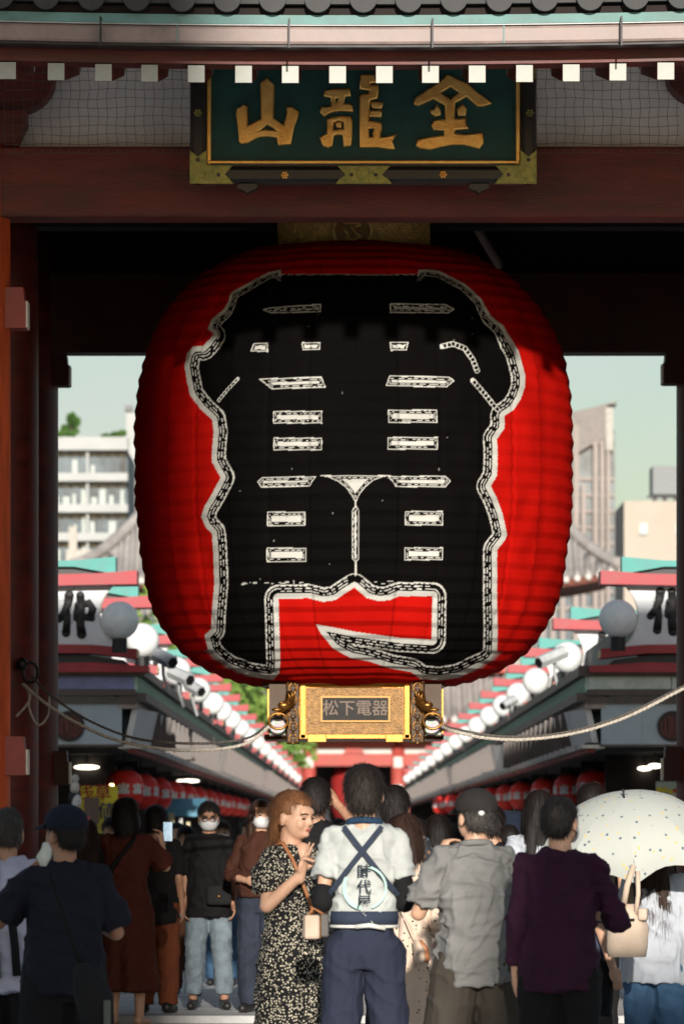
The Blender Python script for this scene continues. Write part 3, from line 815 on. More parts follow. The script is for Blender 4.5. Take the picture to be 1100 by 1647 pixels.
twist_rope('rope', [P(27,1152,39.75), P(47,1128,39.75), P(44,1108,39.75), P(37,1100,39.75)], .011, ROPE, 'frayed pale rope tail knotted at the left column')
twist_rope('rope', [P(50,1112,39.75), P(48,1140,39.75), P(62,1166,39.75), P(78,1150,39.75), P(80,1118,39.75)], .009, ROPE, 'small slack loop of rope hanging beside the left column')
twist_rope('rope', [DR, P(730,1176,39.4), P(780,1187,39.4), P(850,1189,39.5), P(930,1178,39.6), P(1010,1152,39.7), P(1090,1112,39.8), P(1130,1092,39.9)], .0135, ROPE, 'pale twisted rope rising from the gold lantern base to the right column')
twist_rope('rope', [DR+Vector((.02,.06,0)), P(735,1173,39.5), P(790,1183,39.5), P(860,1184,39.6), P(935,1172,39.7), P(1012,1146,39.8), P(1095,1105,39.9), P(1130,1086,39.95)], .0105, ROPED, 'dark thin rope lying just over the pale right hand rope')
rg = MB()
rg.tube([ringp+Vector((.055*math.cos(R(a)), .0, .075*math.sin(R(a)))) for a in range(0,361,15)], .012, 8, False)
rg.ell(P(36,1068,39.9), (.045,.05,.05))
tag(rg.build('iron_ring', IRON, None, True), 'black iron ring bolted to the left inner column', 'ring')
# ================================================================ shopping alley behind the gate
FINR = mat('fin_red_paint', (.36,.035,.045), .55, var=.12)
FINT = mat('fin_teal_paint', (.05,.30,.27), .55, var=.12)
FINW = mat('fin_white_panel', (.70,.74,.78), .6, var=.05)
HEXJ = mat('panel_joint', (.40,.43,.46), .7)
INK = mat('sign_ink', (.008,.008,.01), .6)
RAIL = mat('dark_brown_rail', (.09,.07,.062), .5, var=.2)
ENDW = mat('blue_grey_panel', (.40,.47,.51), .6, var=.06)
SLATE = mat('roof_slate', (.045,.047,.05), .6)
FLUTE = mat('green_fluted_band', (.46,.58,.50), .6, var=.25, scale=3, stretch=(1,.3,2), col2=(.22,.36,.26))
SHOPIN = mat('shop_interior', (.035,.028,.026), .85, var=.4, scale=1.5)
GREYM = mat('grey_metal', (.52,.54,.55), .5, metal=.1)
def poster(name, base, ink, sc):
    """faded upright sign panel with printed columns of marks"""
    if name in MATS: return MATS[name]
    m = mat(name, base, .45, var=.06)
    nt = m.node_tree; N = nt.nodes; L = nt.links; b = N['Principled BSDF']
    tc = N.new('ShaderNodeTexCoord'); mp = N.new('ShaderNodeMapping'); mp.inputs['Scale'].default_value = (1, sc*2.6, .55)
    L.new(tc.outputs['Object'], mp.inputs[0])
    no = N.new('ShaderNodeTexNoise'); no.inputs['Scale'].default_value = 2.2; no.inputs['Detail'].default_value = 3; L.new(mp.outputs[0], no.inputs['Vector'])
    cr = N.new('ShaderNodeValToRGB'); cr.color_ramp.elements[0].position = .56; cr.color_ramp.elements[1].position = .64
    cr.color_ramp.elements[0].color = (*base, 1); cr.color_ramp.elements[1].color = (*ink, 1)
    L.new(no.outputs['Fac'], cr.inputs[0]); L.new(cr.outputs[0], b.inputs['Base Color'])
    return m
POSTERS = [poster('sign_cream', (.86,.78,.71), (.60,.44,.40), 3), poster('sign_pale', (.87,.85,.81), (.46,.42,.40), 4), poster('sign_pink', (.86,.73,.69), (.66,.34,.30), 3.4), poster('sign_grey', (.74,.73,.71), (.36,.36,.37), 5)]
ORD = ['first','second','third','fourth','fifth','sixth','seventh','eighth','ninth','tenth','eleventh','twelfth','thirteenth','fourteenth','fifteenth','sixteenth','seventeenth','eighteenth','nineteenth','twentieth']
SIDE = {-1: 'left', 1: 'right'}
XF = {-1: -2.40, 1: 2.70}
EMBR = mat('crest_red_lines', (.22,.06,.045), .6)
EMBK = mat('crest_dark_disc', (.025,.014,.014), .6)
def block(s, y0, y1, idx):
    xf = XF[s]; xo = xf+s*4.6
    rt = empty('shop_building', (xf, y0, 0), 0, f'{ORD[idx]} shop block along the {SIDE[s]} side of the alley beyond the gate', 'shop', 'shop blocks of the alley')
    def pt(mb, name, m, parent=rt, **k):
        mb.v = [(x-xf, y-y0, z) for x, y, z in mb.v]
        return mb.build(name, m, parent, **k)
    def bx(xa, xb, ya, yb, za, zb):
        return MB().box(min(xa,xb), max(xa,xb), ya, yb, za, zb)
    pt(bx(xf+s*.25, xo, y0+.02, y1, 2.42, 3.3), 'upper_wall', ENDW)
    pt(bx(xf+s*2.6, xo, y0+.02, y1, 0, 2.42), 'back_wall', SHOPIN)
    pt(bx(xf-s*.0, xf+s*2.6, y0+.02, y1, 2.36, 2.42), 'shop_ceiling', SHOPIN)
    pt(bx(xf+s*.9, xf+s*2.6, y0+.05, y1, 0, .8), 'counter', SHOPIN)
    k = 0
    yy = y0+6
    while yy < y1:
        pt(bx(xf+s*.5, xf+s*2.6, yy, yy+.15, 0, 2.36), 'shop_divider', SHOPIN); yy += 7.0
    pt(bx(xf-s*.10, xf+s*.2, y0-.06, y1, 3.17, 3.27), 'cornice', RAIL)
    fb = pt(bx(xf-s*.02, xf+s*.2, y0-.02, y1, 2.985, 3.168), 'fluted_band', FLUTE)
    if idx < 2:
        fl = MB(); yy = y0+.1; n_ = 0
        fm = MB().box(-.02,.02,0,.10,0,.16).mesh('flute')
        while yy < y1-.2:
            link('flute', fm, FLUTE, fb, loc=(-s*.03, yy-y0, 2.99)); yy += .34 if idx == 0 else .7
    pt(bx(xf-s*.12, xf+s*.2, y0-.05, y1, 2.885, 2.98), 'lower_rail', RAIL)
    pt(bx(xf-s*.02, xf+s*.2, y0-.03, y1, 2.805, 2.883), 'rail_board', mat('weathered_rail',(.40,.33,.30),.6,var=.3))
    # tilted sign panels, each its own
    step = 1.75 if idx == 0 else (2.0 if idx == 1 else 2.6)
    yy = y0+.1
    while yy < y1-.5:
        ye = min(yy+step-.06, y1)
        yw = (.10 if idx == 0 else .17)*(ye-yy)
        mb = MB().add([(xf-s*.02,yy,2.80),(xf-s*(yw+.02),ye,2.80),(xf-s*(yw-.07),ye,2.40),(xf+s*.07,yy,2.40),(xf+s*.05,yy,2.80),(xf-s*(yw-.05),ye,2.80),(xf-s*(yw-.14),ye,2.40),(xf+s*.14,yy,2.40)],
            [(0,1,2,3),(7,6,5,4),(0,4,5,1),(1,5,6,2),(2,6,7,3),(3,7,4,0)])
        sp = pt(mb, 'sign_panel', random.choice(POSTERS))
        pt(MB().box(min(xf-s*(yw+.05),xf-s*(yw-.12)), max(xf-s*(yw+.05),xf-s*(yw-.12)), ye+.002, ye+.05, 2.40, 2.81), 'panel_batten', RAIL, sp)
        yy += step
    pt(bx(xf-s*.06, xf+s*.2, y0-.02, y1, 2.355, 2.395), 'awning_edge', mat('pale_awning_edge',(.62,.56,.50),.6,var=.4,scale=2))
    pt(bx(xf-s*.0, xf+s*.1, y0+.2, y1, 2.31, 2.352), 'red_trim', mat('red_trim',(.40,.08,.07),.6,var=.4,scale=.8))
    if idx == 0:   # finished end facing the gate
        ew = pt(bx(xf+s*.16, xo, y0-.02, y0+.02, 2.40, 2.86), 'end_panel', ENDW)
        pt(bx(xf+s*.14, xo, y0-.022, y0+.0, 2.37, 2.40), 'end_skirt', RAIL)
        jx = xf+s*.62
        pt(bx(jx-.006, jx+.006, y0-.024, y0-.02, 2.42, 2.85), 'panel_joint', HEXJ, ew)
        pt(bx(xf+s*.0, xo, y0-.06, y0+.02, 2.86, 2.935), 'end_rail', RAIL); pt(bx(xf+s*.0, xo, y0-.09, y0+.02, 2.955, 3.02), 'end_rail', RAIL)
        pt(bx(xf-s*.10, xo, y0-.09, y0-.061, 3.17, 3.29), 'end_cornice', RAIL)
        for a, b_, m_ in ((0.02, .95, mat('periwinkle_panel',(.22,.25,.45),.5) if s < 0 else mat('mint_white_panel',(.55,.62,.58),.5)), (.96, 4.5, mat('jade_panel',(.06,.36,.26),.5) if s < 0 else mat('mint_white_panel',(.55,.62,.58),.5))):
            pt(bx(xf+s*a, xf+s*b_, y0-.03, y0+.02, 3.025, 3.165), 'end_tile', m_)
        c = P(112 if s < 0 else 1081, 1168, y0)
        ds = pt(MB().disc_y((c.x, c.z), .175, y0-.05, y0-.021, 32), 'round_crest', EMBK)
        em = MB()
        rnd = random.Random(3+s)
        for q in range(11):
            ax, az = c.x-.12+.024*q, c.z
            hh = math.sqrt(max(.0, .15**2-(ax-c.x)**2))
            pts = []
            zz_ = az-hh*.9
            while zz_ < az+hh*.9:
                pts.append((ax+rnd.uniform(-.014,.014), y0-.053, zz_)); zz_ += .05
            if len(pts) > 1: em.tube(pts, .0065, 5)
        pt(em, 'crest_marks', EMBR, ds)
    return rt
BL = {-1: [(60,89.8),(90.2,127),(127.5,167),(168,212),(213,285)], 1: [(60,86),(86.4,120),(120.5,160),(161,208),(209,285)]}
for s in (-1, 1):
    for i, (a, b_) in enumerate(BL[s]): block(s, a, b_, i)

# roof fins with the alley's name, repeated down each side
def hexes(mb, x0, x1, z0, z1, y, inside):
    r = .20; h = r*math.sqrt(3)/2
    i = 0; x = x0
    while x < x1:
        z = z0 + (h if i % 2 else 0)
        while z < z1:
            pts = [(x+r*math.cos(R(60*k)), z+r*math.sin(R(60*k))) for k in range(7)]
            for a, b_ in zip(pts[:3], pts[1:4]):
                if inside(*a) and inside(*b_): mb.tube([(a[0],y,a[1]),(b_[0],y,b_[1])], .0035, 4)
            z += 2*h
        x += r*1.5; i += 1
def brush(mb, strokes, ox, oz, sc, y):
    for st in strokes:
        pts = [Vector((ox+a*sc, y, oz-b_*sc)) for a, b_, r in st]
        rr_ = [r*sc for a, b_, r in st]
        mb.tube(pts, rr_, 10)
        mb.ell(pts[0], (rr_[0],)*3, 10, 6); mb.ell(pts[-1], (rr_[-1],)*3, 10, 6)
# brush drawing of the character on the first fins, in photo pixels from its top left
NAKA = [[(12,6,8),(10,20,7),(4,34,6),(-4,44,6)], [(8,26,6),(9,46,6),(7,66,7)], [(26,22,6),(24,38,6),(26,44,5)], [(26,22,5),(44,18,7),(50,28,7),(46,40,6)], [(24,42,6),(36,40,6),(48,42,6)], [(30,6,7),(31,30,7),(30,52,7),(32,68,8)]]
fin_proto = {}
def fin(s, Y, idx):
    first = idx == 0
    X = lambda u_: (u_-U0)*60/F*1.0
    Zv = lambda v_: HC+(V0-v_)*60/F
    if s not in fin_proto:
        xin = X(222) if s < 0 else X(964)
        rt = empty('roof_sign', (0, 60, Zv(1057)), 0)
        z0 = rt.location.z
        def pt(mb, name, m, parent=rt, **k):
            mb.v = [(x, y-60, z-z0) for x, y, z in mb.v]
            return mb.build(name, m, parent, **k)
        mir = (lambda u_: X(u_)) if s < 0 else (lambda u_: X(964+222-u_))
        xo = mir(222)+s*3.4
        # crescent-ended white panel
        arc = [(186,938),(178,944),(169,956),(162,972),(159.5,988),(161,1005),(166,1020),(175,1034),(186,1042)]
        pts = [(mir(a), Zv(b_)) for a, b_ in arc] + [(xo, Zv(1042)), (xo, Zv(936))]
        pan = pt(MB().prism(pts, 'y', 59.98, 60.10), 'crescent_panel', FINW)
        rim = MB(); rim.tube([(mir(a), 60.0, Zv(b_)) for a, b_ in arc], .02, 6); pt(rim, 'crescent_rim', mat('pale_rim',(.6,.58,.54),.6), pan)
        hx = MB(); xe = mir(165)
        hexes(hx, min(xo,xe)+.1, max(xo,xe), Zv(1040), Zv(940), 59.977, lambda x, z: (x < xe-.0 if s < 0 else x > xe) and Zv(1040) < z < Zv(940))
        pt(hx, 'hexagon_joints', HEXJ, pan)
        ch = MB()
        if s < 0: brush(ch, NAKA, mir(100), Zv(952), 60/F, 59.97)
        else: brush(ch, NAKA, X(1049), Zv(946), 60/F*1.02, 59.97)
        ch.v = [(x, 59.972+(y-59.97)*.25, z) for x, y, z in ch.v]
        pt(ch, 'brush_character', INK, pan, smooth=True)
        # bars
        tb = [(mir(222),Zv(941)),(mir(222),Zv(919)),(mir(150),Zv(924)),(xo,Zv(932)),(xo,Zv(953)),(mir(150),Zv(942))]
        pt(MB().prism(tb, 'y', 59.75, 60.35), 'top_bar', FINR)
        bb = [(mir(222),Zv(1060)),(mir(222),Zv(1044.5)),(mir(150),Zv(1038)),(xo,Zv(1034)),(xo,Zv(1048)),(mir(150),Zv(1052))]
        pt(MB().prism(bb, 'y', 59.75, 60.35), 'bottom_bar', FINR)
        e_ = mir(222)
        pt(MB().box(min(e_,e_-s*.006),max(e_,e_-s*.006),59.76,60.34,Zv(1058),Zv(1046)), 'bar_end_cap', mat('yellow_end',(.6,.5,.25),.6))
        tw = [(mir(187),Zv(924)),(mir(187),Zv(896)),(mir(120),Zv(902)),(xo,Zv(906)),(xo,Zv(912)),(mir(120),Zv(912))]
        gb = pt(MB().prism(tw, 'y', 59.9, 60.3), 'teal_gable', FINT)
        pt(MB().prism([(mir(187),Zv(925)),(mir(120),Zv(913)),(xo,Zv(913)),(xo,Zv(932)),(mir(150),Zv(925))], 'y', 60.0, 60.28), 'gable_dark_board', SLATE, gb)  # dark slate board below the teal gable
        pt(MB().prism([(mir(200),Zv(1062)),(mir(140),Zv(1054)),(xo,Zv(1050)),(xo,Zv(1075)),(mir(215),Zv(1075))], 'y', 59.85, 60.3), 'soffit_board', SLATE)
        pt(MB().prism([(mir(222),Zv(1082)),(mir(240),Zv(1082)),(mir(240),Zv(1072)),(mir(150),Zv(1066)),(xo,Zv(1074)),(xo,Zv(1082))], 'y', 59.8, 60.3), 'lower_red_bar', FINR)
        fin_proto[s] = rt
    else:
        rt = copy_tree(fin_proto[s])
        rt.location = (0, Y, rt.location.z)
    tag(rt, f'{ORD[idx]} red and teal roof sign with crescent panel along the {SIDE[s]} row', 'roof sign', f'roof signs of the {SIDE[s]} shop row')
    return rt
FY = {-1: [60,66.4,79.7,91,101,108,117,127,138,150,163,177,192,208,226,246,268], 1: [60,73.8,86,95,104,114,125,137,150,164,179,195,212,231,252,272]}
BALLM = mat('frosted_globe', (.78,.80,.79), .4, var=.05, scale=9, col2=(.70,.73,.74))
globe = MB().ell((0,0,0), (.215,.215,.215), 28, 18).mesh('globe', True)
stem = MB().lathe([(.085,-.36),(.085,-.205)], n=20).mesh('stem')
for s in (-1, 1):
    for i, Y in enumerate(FY[s]):
        fin(s, Y, i)
        r_ = empty('globe_lamp', (-2.56 if s < 0 else 3.02, Y-.6, 3.78 if s < 0 else 3.80), 0, f'{ORD[i]} white globe lamp along the {SIDE[s]} shop row', 'lamp', f'globe lamps of the {SIDE[s]} shop row')
        link('globe', globe, BALLM, r_); link('stem', stem, IRON, r_)
        # roof mass between signs
        y1 = FY[s][i+1] if i+1 < len(FY[s]) else Y+8
        xin = -2.95 if s < 0 else 3.3
        rb = MB().prism([(xin, 3.3), (xin, 3.9), (xin+s*1.2, 4.35), (xin+s*3.4, 4.35), (xin+s*3.4, 3.3)], 'y', Y+.4, y1-.1).build('roof_block', SLATE)
        tag(rb, f'dark roof block behind the {ORD[i]} roof sign on the {SIDE[s]}', 'roof')
# floodlights and cameras on arms
def floodlight(u_, v_, Y, du, dv, label):
    a = P(u_, v_, Y); b_ = P(u_+du, v_+dv, Y-.25)
    r_ = empty('floodlight', a, 0, label, 'floodlight', 'floodlights on the shop roofs')
    d_ = (b_-a)
    link('housing', MB().tube([(0,0,0), d_], .085, 6).mesh('housing'), GREYM, r_)
    link('lens', MB().tube([d_*1.0, d_*1.015], .07, 6).mesh('lens'), IRON, r_)
    link('arm', MB().tube([d_*.4, d_*.4+Vector((0,.1,-.2)), d_*.4+Vector((.05,.2,-.38))], .02, 6).mesh('arm'), GREYM, r_)
floodlight(252,1052,62, 26, 14, 'grey floodlight nearest the giant lantern over the left row')
floodlight(276,1080,64, 30, 14, 'grey floodlight just below the upper one on the left row')
floodlight(302,1100,72, 22, 13, 'small grey floodlight by the third globe lamp on the left')
floodlight(908,1048,66, -42, 18, 'long grey floodlight beside the second right globe lamp')
floodlight(828,1124,90, -20, 12, 'small grey floodlight farther along the right row')

# small red paper lanterns under the awnings
LR = mat('lantern_red_paper', (.86,.035,.022), .55, var=.12, scale=8)
LW = mat('lantern_white_mark', (.82,.80,.76), .7)
pr_l = [(.075,-.235)]+[(.235*math.sqrt(max(.02,1-(abs(z)/.25)**2.6))*(1+.012*math.cos(z*150)), z) for z in np.linspace(-.23,.23,33)]+[(.075,.235)]
lbody = MB().lathe(pr_l, n=28).mesh('paper_shade', True)
lcap = MB().lathe([(.10,-.022),(.10,.022)], n=20).mesh('black_hoop')
lcord = MB().tube([(0,0,.27),(0,0,.55)], .008, 6).mesh('cord')
lm_ = MB()
for k in range(8):
    t0 = 2*math.pi*k/8
    for (a0_, a1_, z0_, z1_) in ((-.30,.30,-.055,-.01),(-.22,.22,-.01,.02),(-.28,-.12,.02,.06),(-.07,.07,.02,.075),(.12,.28,.02,.06)):
        n_ = 4; vs = []
        for i in range(n_+1):
            t = t0+a0_+(a1_-a0_)*i/n_
            for z in (z0_, z1_):
                r = .235*math.sqrt(1-(abs(z)/.25)**2.6)*1.025
                vs.append((r*math.cos(t), r*math.sin(t), z))
        lm_.add(vs, [(2*i,2*i+2,2*i+3,2*i+1) for i in range(n_)])
lmark = lm_.mesh('white_emblem')
RLY = {-1: [64.5,69.5,75,81,87.5,94,101,108,116,125,135], 1: [70,76,83,91,97,104,111,119,128,138]}
for s in (-1, 1):
    for i, Y in enumerate(RLY[s]):
        r_ = empty('red_paper_lantern', (-2.72 if s < 0 else (3.25-.012*(Y-70)), Y, 1.92+(0 if s < 0 else .06)), i*.35, f'{ORD[i]} small red paper lantern in the row under the {SIDE[s]} awning', 'lantern', f'red lanterns under the {SIDE[s]} awning')
        link('paper_shade', lbody, LR, r_); link('black_hoop', lcap, IRON, r_, loc=(0,0,-.253)); link('black_hoop', lcap, IRON, r_, loc=(0,0,.253)); link('cord', lcord, IRON, r_); link('white_emblem', lmark, LW, r_)

# goods by the first shops
YEL = mat('yellow_banner', (.72,.62,.04), .6, var=.08)
bn = empty('yellow_banner', P(160,1340,61), 0, 'yellow shop banner with red and blue characters at the left shop', 'banner')
a = P(130,1264,61); b_ = P(190,1340,61); o_ = bn.location
MBb = MB().box(a.x-o_.x, b_.x-o_.x, -.01, .01, b_.z-o_.z, a.z-o_.z).build('cloth', YEL, bn)
text('red_lettering', '浅草', .20, (P(152,1276,61).x-o_.x, -.016, P(0,1276,61).z-o_.z), mat('print_red',(.35,.03,.02),.7), bn, .002)
text('blue_lettering', '値', .20, (P(172,1306,61).x-o_.x, -.016, P(0,1306,61).z-o_.z), mat('print_blue',(.01,.02,.12),.7), bn, .002)
text('red_lettering', 'ビ', .11, (P(168,1332,61).x-o_.x, -.016, P(0,1332,61).z-o_.z), mat('print_red',(.35,.03,.02),.7), bn, .002)
bd = MB(); a = P(136,1283,60.9); b_ = P(160,1325,60.9)
tag(bd.box(a.x,b_.x,60.88,60.9,b_.z,a.z).build('brown_board', mat('kraft_board',(.16,.11,.09),.8)), 'plain brown board in front of the yellow banner', 'board')
# white-faced mask with dark hair
mk = empty('hanging_mask', P(123,1290,58), 0, 'white painted face mask with dark hair hanging at the left shop', 'mask')
link('face', MB().ell((0,0,0),(.055,.05,.10),16,12).ell((.035,-.03,-.01),(.02,.03,.025)).mesh('face', True), mat('white_mask_paint',(.62,.6,.58),.5), mk)
link('hair', MB().ell((-.02,.02,.04),(.07,.06,.10)).mesh('hair', True), INK, mk)
link('eye', MB().ell((.028,-.047,.012),(.014,.005,.006)).mesh('eye', True), INK, mk)
link('lips', MB().ell((.03,-.045,-.05),(.014,.006,.007)).mesh('lips', True), mat('print_red',(.35,.03,.02),.7), mk)
kn = empty('hanging_doll', P(121,1262,57), 0, 'small pale doll hanging over the white face mask', 'doll')
link('body', MB().lathe([(.035,-.09),(.05,-.05),(.045,.0),(.03,.03)], n=16).mesh('body', True), mat('doll_cream',(.55,.5,.42),.6), kn)
link('head', MB().ell((0,0,.06),(.045,.045,.05)).mesh('head', True), mat('doll_cream',(.55,.5,.42),.6), kn)
# shop lamps that are lit
LAMP = mat('lit_tube', (.9,.88,.8), .5, emit=((1,.9,.72), 3.0))
WARM = mat('lit_bulb', (.9,.7,.4), .5, emit=((1,.62,.25), 9.0))
for i, (u_, v_, Y, w_, lab) in enumerate(((140,1234,66,.16,'lit lamp tube under the left shop ceiling'),(1036,1236,66,.09,'lit oval lamp under the right shop ceiling, nearer the lantern row'),(1053,1232,64,.09,'lit oval lamp under the right shop ceiling, nearer the column'),(303,1256,92,.2,'lit lamp tube deeper under the left awning'))):
    c = P(u_, v_, Y)
    r_ = empty('shop_lamp', c, 0, lab, 'lamp', 'lit lamps in the shops')
    link('tube', MB().ell((0,0,0),(w_,.1,.03),16,8).mesh('tube', True), LAMP, r_); link('bracket', MB().box(-.02,.02,-.02,.02,.02,.18).mesh('bracket'), IRON, r_)
c = P(180,1267,61.5)
r_ = empty('bare_bulb', c, 0, 'glowing warm bulb beside the first red paper lantern', 'bulb')
link('glass', MB().ell((0,0,0),(.035,.035,.05)).mesh('glass', True), WARM, r_); link('socket', MB().lathe([(.02,.045),(.02,.1)], n=12).mesh('socket'), IRON, r_)
# upright price slips and a blue awning under the red lanterns
for i, (u_, w_, v0_, v1_, t) in enumerate(((258,5,1318,1350,'名物'),(266,7,1322,1352,'人形焼'),(276,10,1308,1345,'雷おこし'),(291,6,1316,1352,'せんべい'),(303,6,1322,1350,'扇子'))):
    Y = 74; a = P(u_-w_/2, v1_, Y); b_ = P(u_+w_/2, v0_, Y)
    r_ = empty('price_slip', a, 0, f'upright paper price slip under the left lanterns, {ORD[i]} from the gate column', 'price slip', 'price slips of the left shop')
    link('paper', MB().box(0,b_.x-a.x,0,.01,0,b_.z-a.z).mesh('paper'), mat('slip_paper%d' % (i%2), (.6,.6,.55) if i%2 else (.55,.48,.3), .7), r_)
a = P(250,1300,78); b_ = P(330,1330,78)
tag(MB().prism([(78,a.z),(78.8,a.z+.15),(78.8,a.z+.12),(78,a.z-.03)], 'x', a.x, b_.x).box(a.x,b_.x,77.99,78.0,a.z-.12,a.z-.03).build('shop_awning', mat('blue_awning',(.10,.30,.42),.6)), 'light blue shop awning behind the price slips', 'awning')
# display behind the umbrella
ds = empty('poster_board', P(1075,1312,61), 0, 'poster board with red and yellow pictures at the right shop', 'poster'); o_ = ds.location
a = P(1054,1312,61); b_ = P(1097,1257,61)
link('board', MB().box(a.x-o_.x,b_.x-o_.x,0,.02,0,b_.z-a.z).mesh('board'), mat('poster_ground',(.34,.45,.40),.5), ds)
rnd = random.Random(8)
for i in range(9):
    w_, h_ = rnd.uniform(.06,.12), rnd.uniform(.05,.09); x0 = rnd.uniform(-.14,.1); z0 = rnd.uniform(.0,.28)
    c = rnd.choice([(.4,.05,.04),(.6,.5,.03),(.25,.06,.05),(.5,.45,.4)])
    link('picture', MB().prism([(x0+w_/2*math.cos(R(a_))*rnd.uniform(.7,1.1), z0+.05+h_/2*math.sin(R(a_))) for a_ in range(0,360,40)], 'y', -.004-.003*i, -.001-.003*i).mesh('picture'), mat('picture%d'%i, c, .6), ds)

# ================================================================ inner gate far down the alley
HY = 300.0; HS = F/HY
hg = empty('inner_gate', (0,HY,0), 0, 'distant two storey red temple gate with grey tiled roofs at the alley end', 'gate')
HRED = mat('distant_gate_red', (.40,.065,.05), .6, var=.12, scale=.8)
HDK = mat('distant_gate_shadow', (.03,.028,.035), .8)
HW = mat('distant_plaster', (.62,.60,.57), .8, var=.08, scale=.8)
HT = mat('distant_tiles', (.34,.32,.31), .6, var=.18, scale=.6)
hx = lambda u_: (u_-U0)/HS
hz = lambda v_: HC+(V0-v_)/HS
def hp(mb, name, m, parent=hg, **k):
    mb.v = [(x, y-HY, z) for x, y, z in mb.v]
    return mb.build(name, m, parent, **k)
for u_ in (350, 420, 497, 640, 717, 787):
    c = hp(MB().lathe([(.39,0),(.39,hz(1195))], (hx(u_),HY,0), 20), 'column', HRED, smooth=True)
    for v_ in (1226, 1271):
        hp(MB().box(hx(u_)-.25,hx(u_)+.25,HY-.46,HY-.38,hz(v_)-.3,hz(v_)+.3), 'white_block', HW, c)
hp(MB().box(hx(320),hx(820),HY-.2,HY+.3,hz(1232),hz(1212)), 'tie_beam', HRED)
hp(MB().box(hx(320),hx(820),HY-.3,HY+.3,hz(1203),hz(1193)), 'upper_beam', HRED)
hp(MB().box(hx(320),hx(820),HY-.05,HY+.1,hz(1212),hz(1203)), 'plaster_panel', HW)
hp(MB().prism([(hx(552),hz(1212)),(hx(586),hz(1212)),(hx(580),hz(1200)),(hx(569),hz(1194)),(hx(558),hz(1200))], 'y', HY-.35, HY-.06), 'frog_leg_strut', HRED)
hp(MB().box(hx(320),hx(820),HY+5,HY+5.3,0,hz(1195)), 'passage_shade', HDK)  # dark sheet painted in for the shade of the passage
for u0_, u1_ in ((350,420),(420,497),(640,717),(717,787)):
    hp(MB().box(hx(u0_)+.4,hx(u1_)-.4,HY+.3,HY+.5,0,hz(1240)), 'side_wall', HRED)
hp(MB().box(hx(330),hx(810),HY+.5,HY+6,hz(1195),hz(960)), 'upper_storey', mat('upper_storey_brown',(.13,.07,.055),.7,var=.2,scale=.5))
for u_ in range(345, 811, 42):
    hp(MB().box(hx(u_)-.2,hx(u_)+.2,HY+.3,HY+.49,hz(1085),hz(965)), 'storey_post', HRED)
hp(MB().box(hx(300),hx(840),HY-.6,HY+.4,hz(1082),hz(1076)), 'balcony_rail', HRED)
def hip_roof(z0, hw0, d0, z1, hw1, d1, name):
    """curved hipped roof with a row of ridged cover tiles"""
    rs = []; N_ = 10
    prof = []
    for i in range(N_+1):
        t = i/N_
        q = t**1.45
        prof.append((z0+(z1-z0)*q, hw0+(hw1-hw0)*t, d0+(d1-d0)*t))
    yc = HY+3
    for z, hw, d_ in prof:
        ring_ = []
        lift = lambda a: .9*(abs(a)**4)*(1-(z-z0)/(z1-z0))
        for a in np.linspace(-1,1,17): ring_.append((hw*a, yc-d_, z+lift(a)))
        for a in np.linspace(1,-1,17): ring_.append((hw*a, yc+d_, z+lift(a)))
        rs.append(ring_)
    rf = hp(MB().rings(rs), name, HT)
    n_ = int(hw0*2/.62)
    under = [[(p[0]*.97, yc+(p[1]-yc)*.97, p[2]-.45) for p in rs[0]], [(p[0]*.99, yc+(p[1]-yc)*.99, p[2]-.02) for p in rs[0]]]
    hp(MB().rings(under), 'eave_board', mat('eave_red_brown',(.20,.07,.05),.7), rf)
    for i in range(n_+1):
        x = -hw0+.2+(2*hw0-.4)*i/n_
        pts = []
        for z, hw, d_ in prof:
            if abs(x) <= hw*.999:
                a = x/hw
                pts.append((x, yc-d_-.03, z+.9*(abs(a)**4)*(1-(z-z0)/(z1-z0))+.06))
        if len(pts) > 1:
            hp(MB().tube(pts, .17, 6), 'tile_row', HT, rf, smooth=True)
        zq = z0+.9*(abs(x/hw0)**4)
        hp(MB().ell((x, yc-d0-.06, zq-.05), (.19,.08,.19), 8, 5), 'tile_end', mat('tile_end_pale',(.55,.53,.5),.6), rf)
    for sx in (-1, 1):
        pts = [(sx*hw*.995, yc-d_, z+.9*(1-(z-z0)/(z1-z0))+.25) for z, hw, d_ in prof]
        hp(MB().tube(pts, .32, 8), 'hip_ridge', HT, rf, smooth=True)
    hp(MB().box(-hw1-.6,hw1+.6,yc-.5,yc+.5,z1-.2,z1+1.0), 'ridge', HT, rf)
hip_roof(hz(948), 15.4, 8.5, hz(770), 10.2, .6, 'upper_roof')
hip_roof(hz(1160), 14.2, 8.0, hz(1090), 10.8, 3.2, 'lower_roof')
gl_ = empty('distant_lantern', (hx(569),HY+2.6,hz(1322)), 0, 'distant red lantern with black characters inside the inner gate', 'lantern')
link('paper', MB().lathe([(.7,0),(1.15,.3),(1.32,1.0),(1.32,2.3),(1.15,3.0),(.7,3.3)], n=28).mesh('paper', True), mat('distant_lantern_red',(.34,.02,.02),.6), gl_)
for k, t in enumerate('小舟町'):
    text('lettering', t, 1.05, (0,-1.36,2.75-k*1.05), INK, gl_, .03)

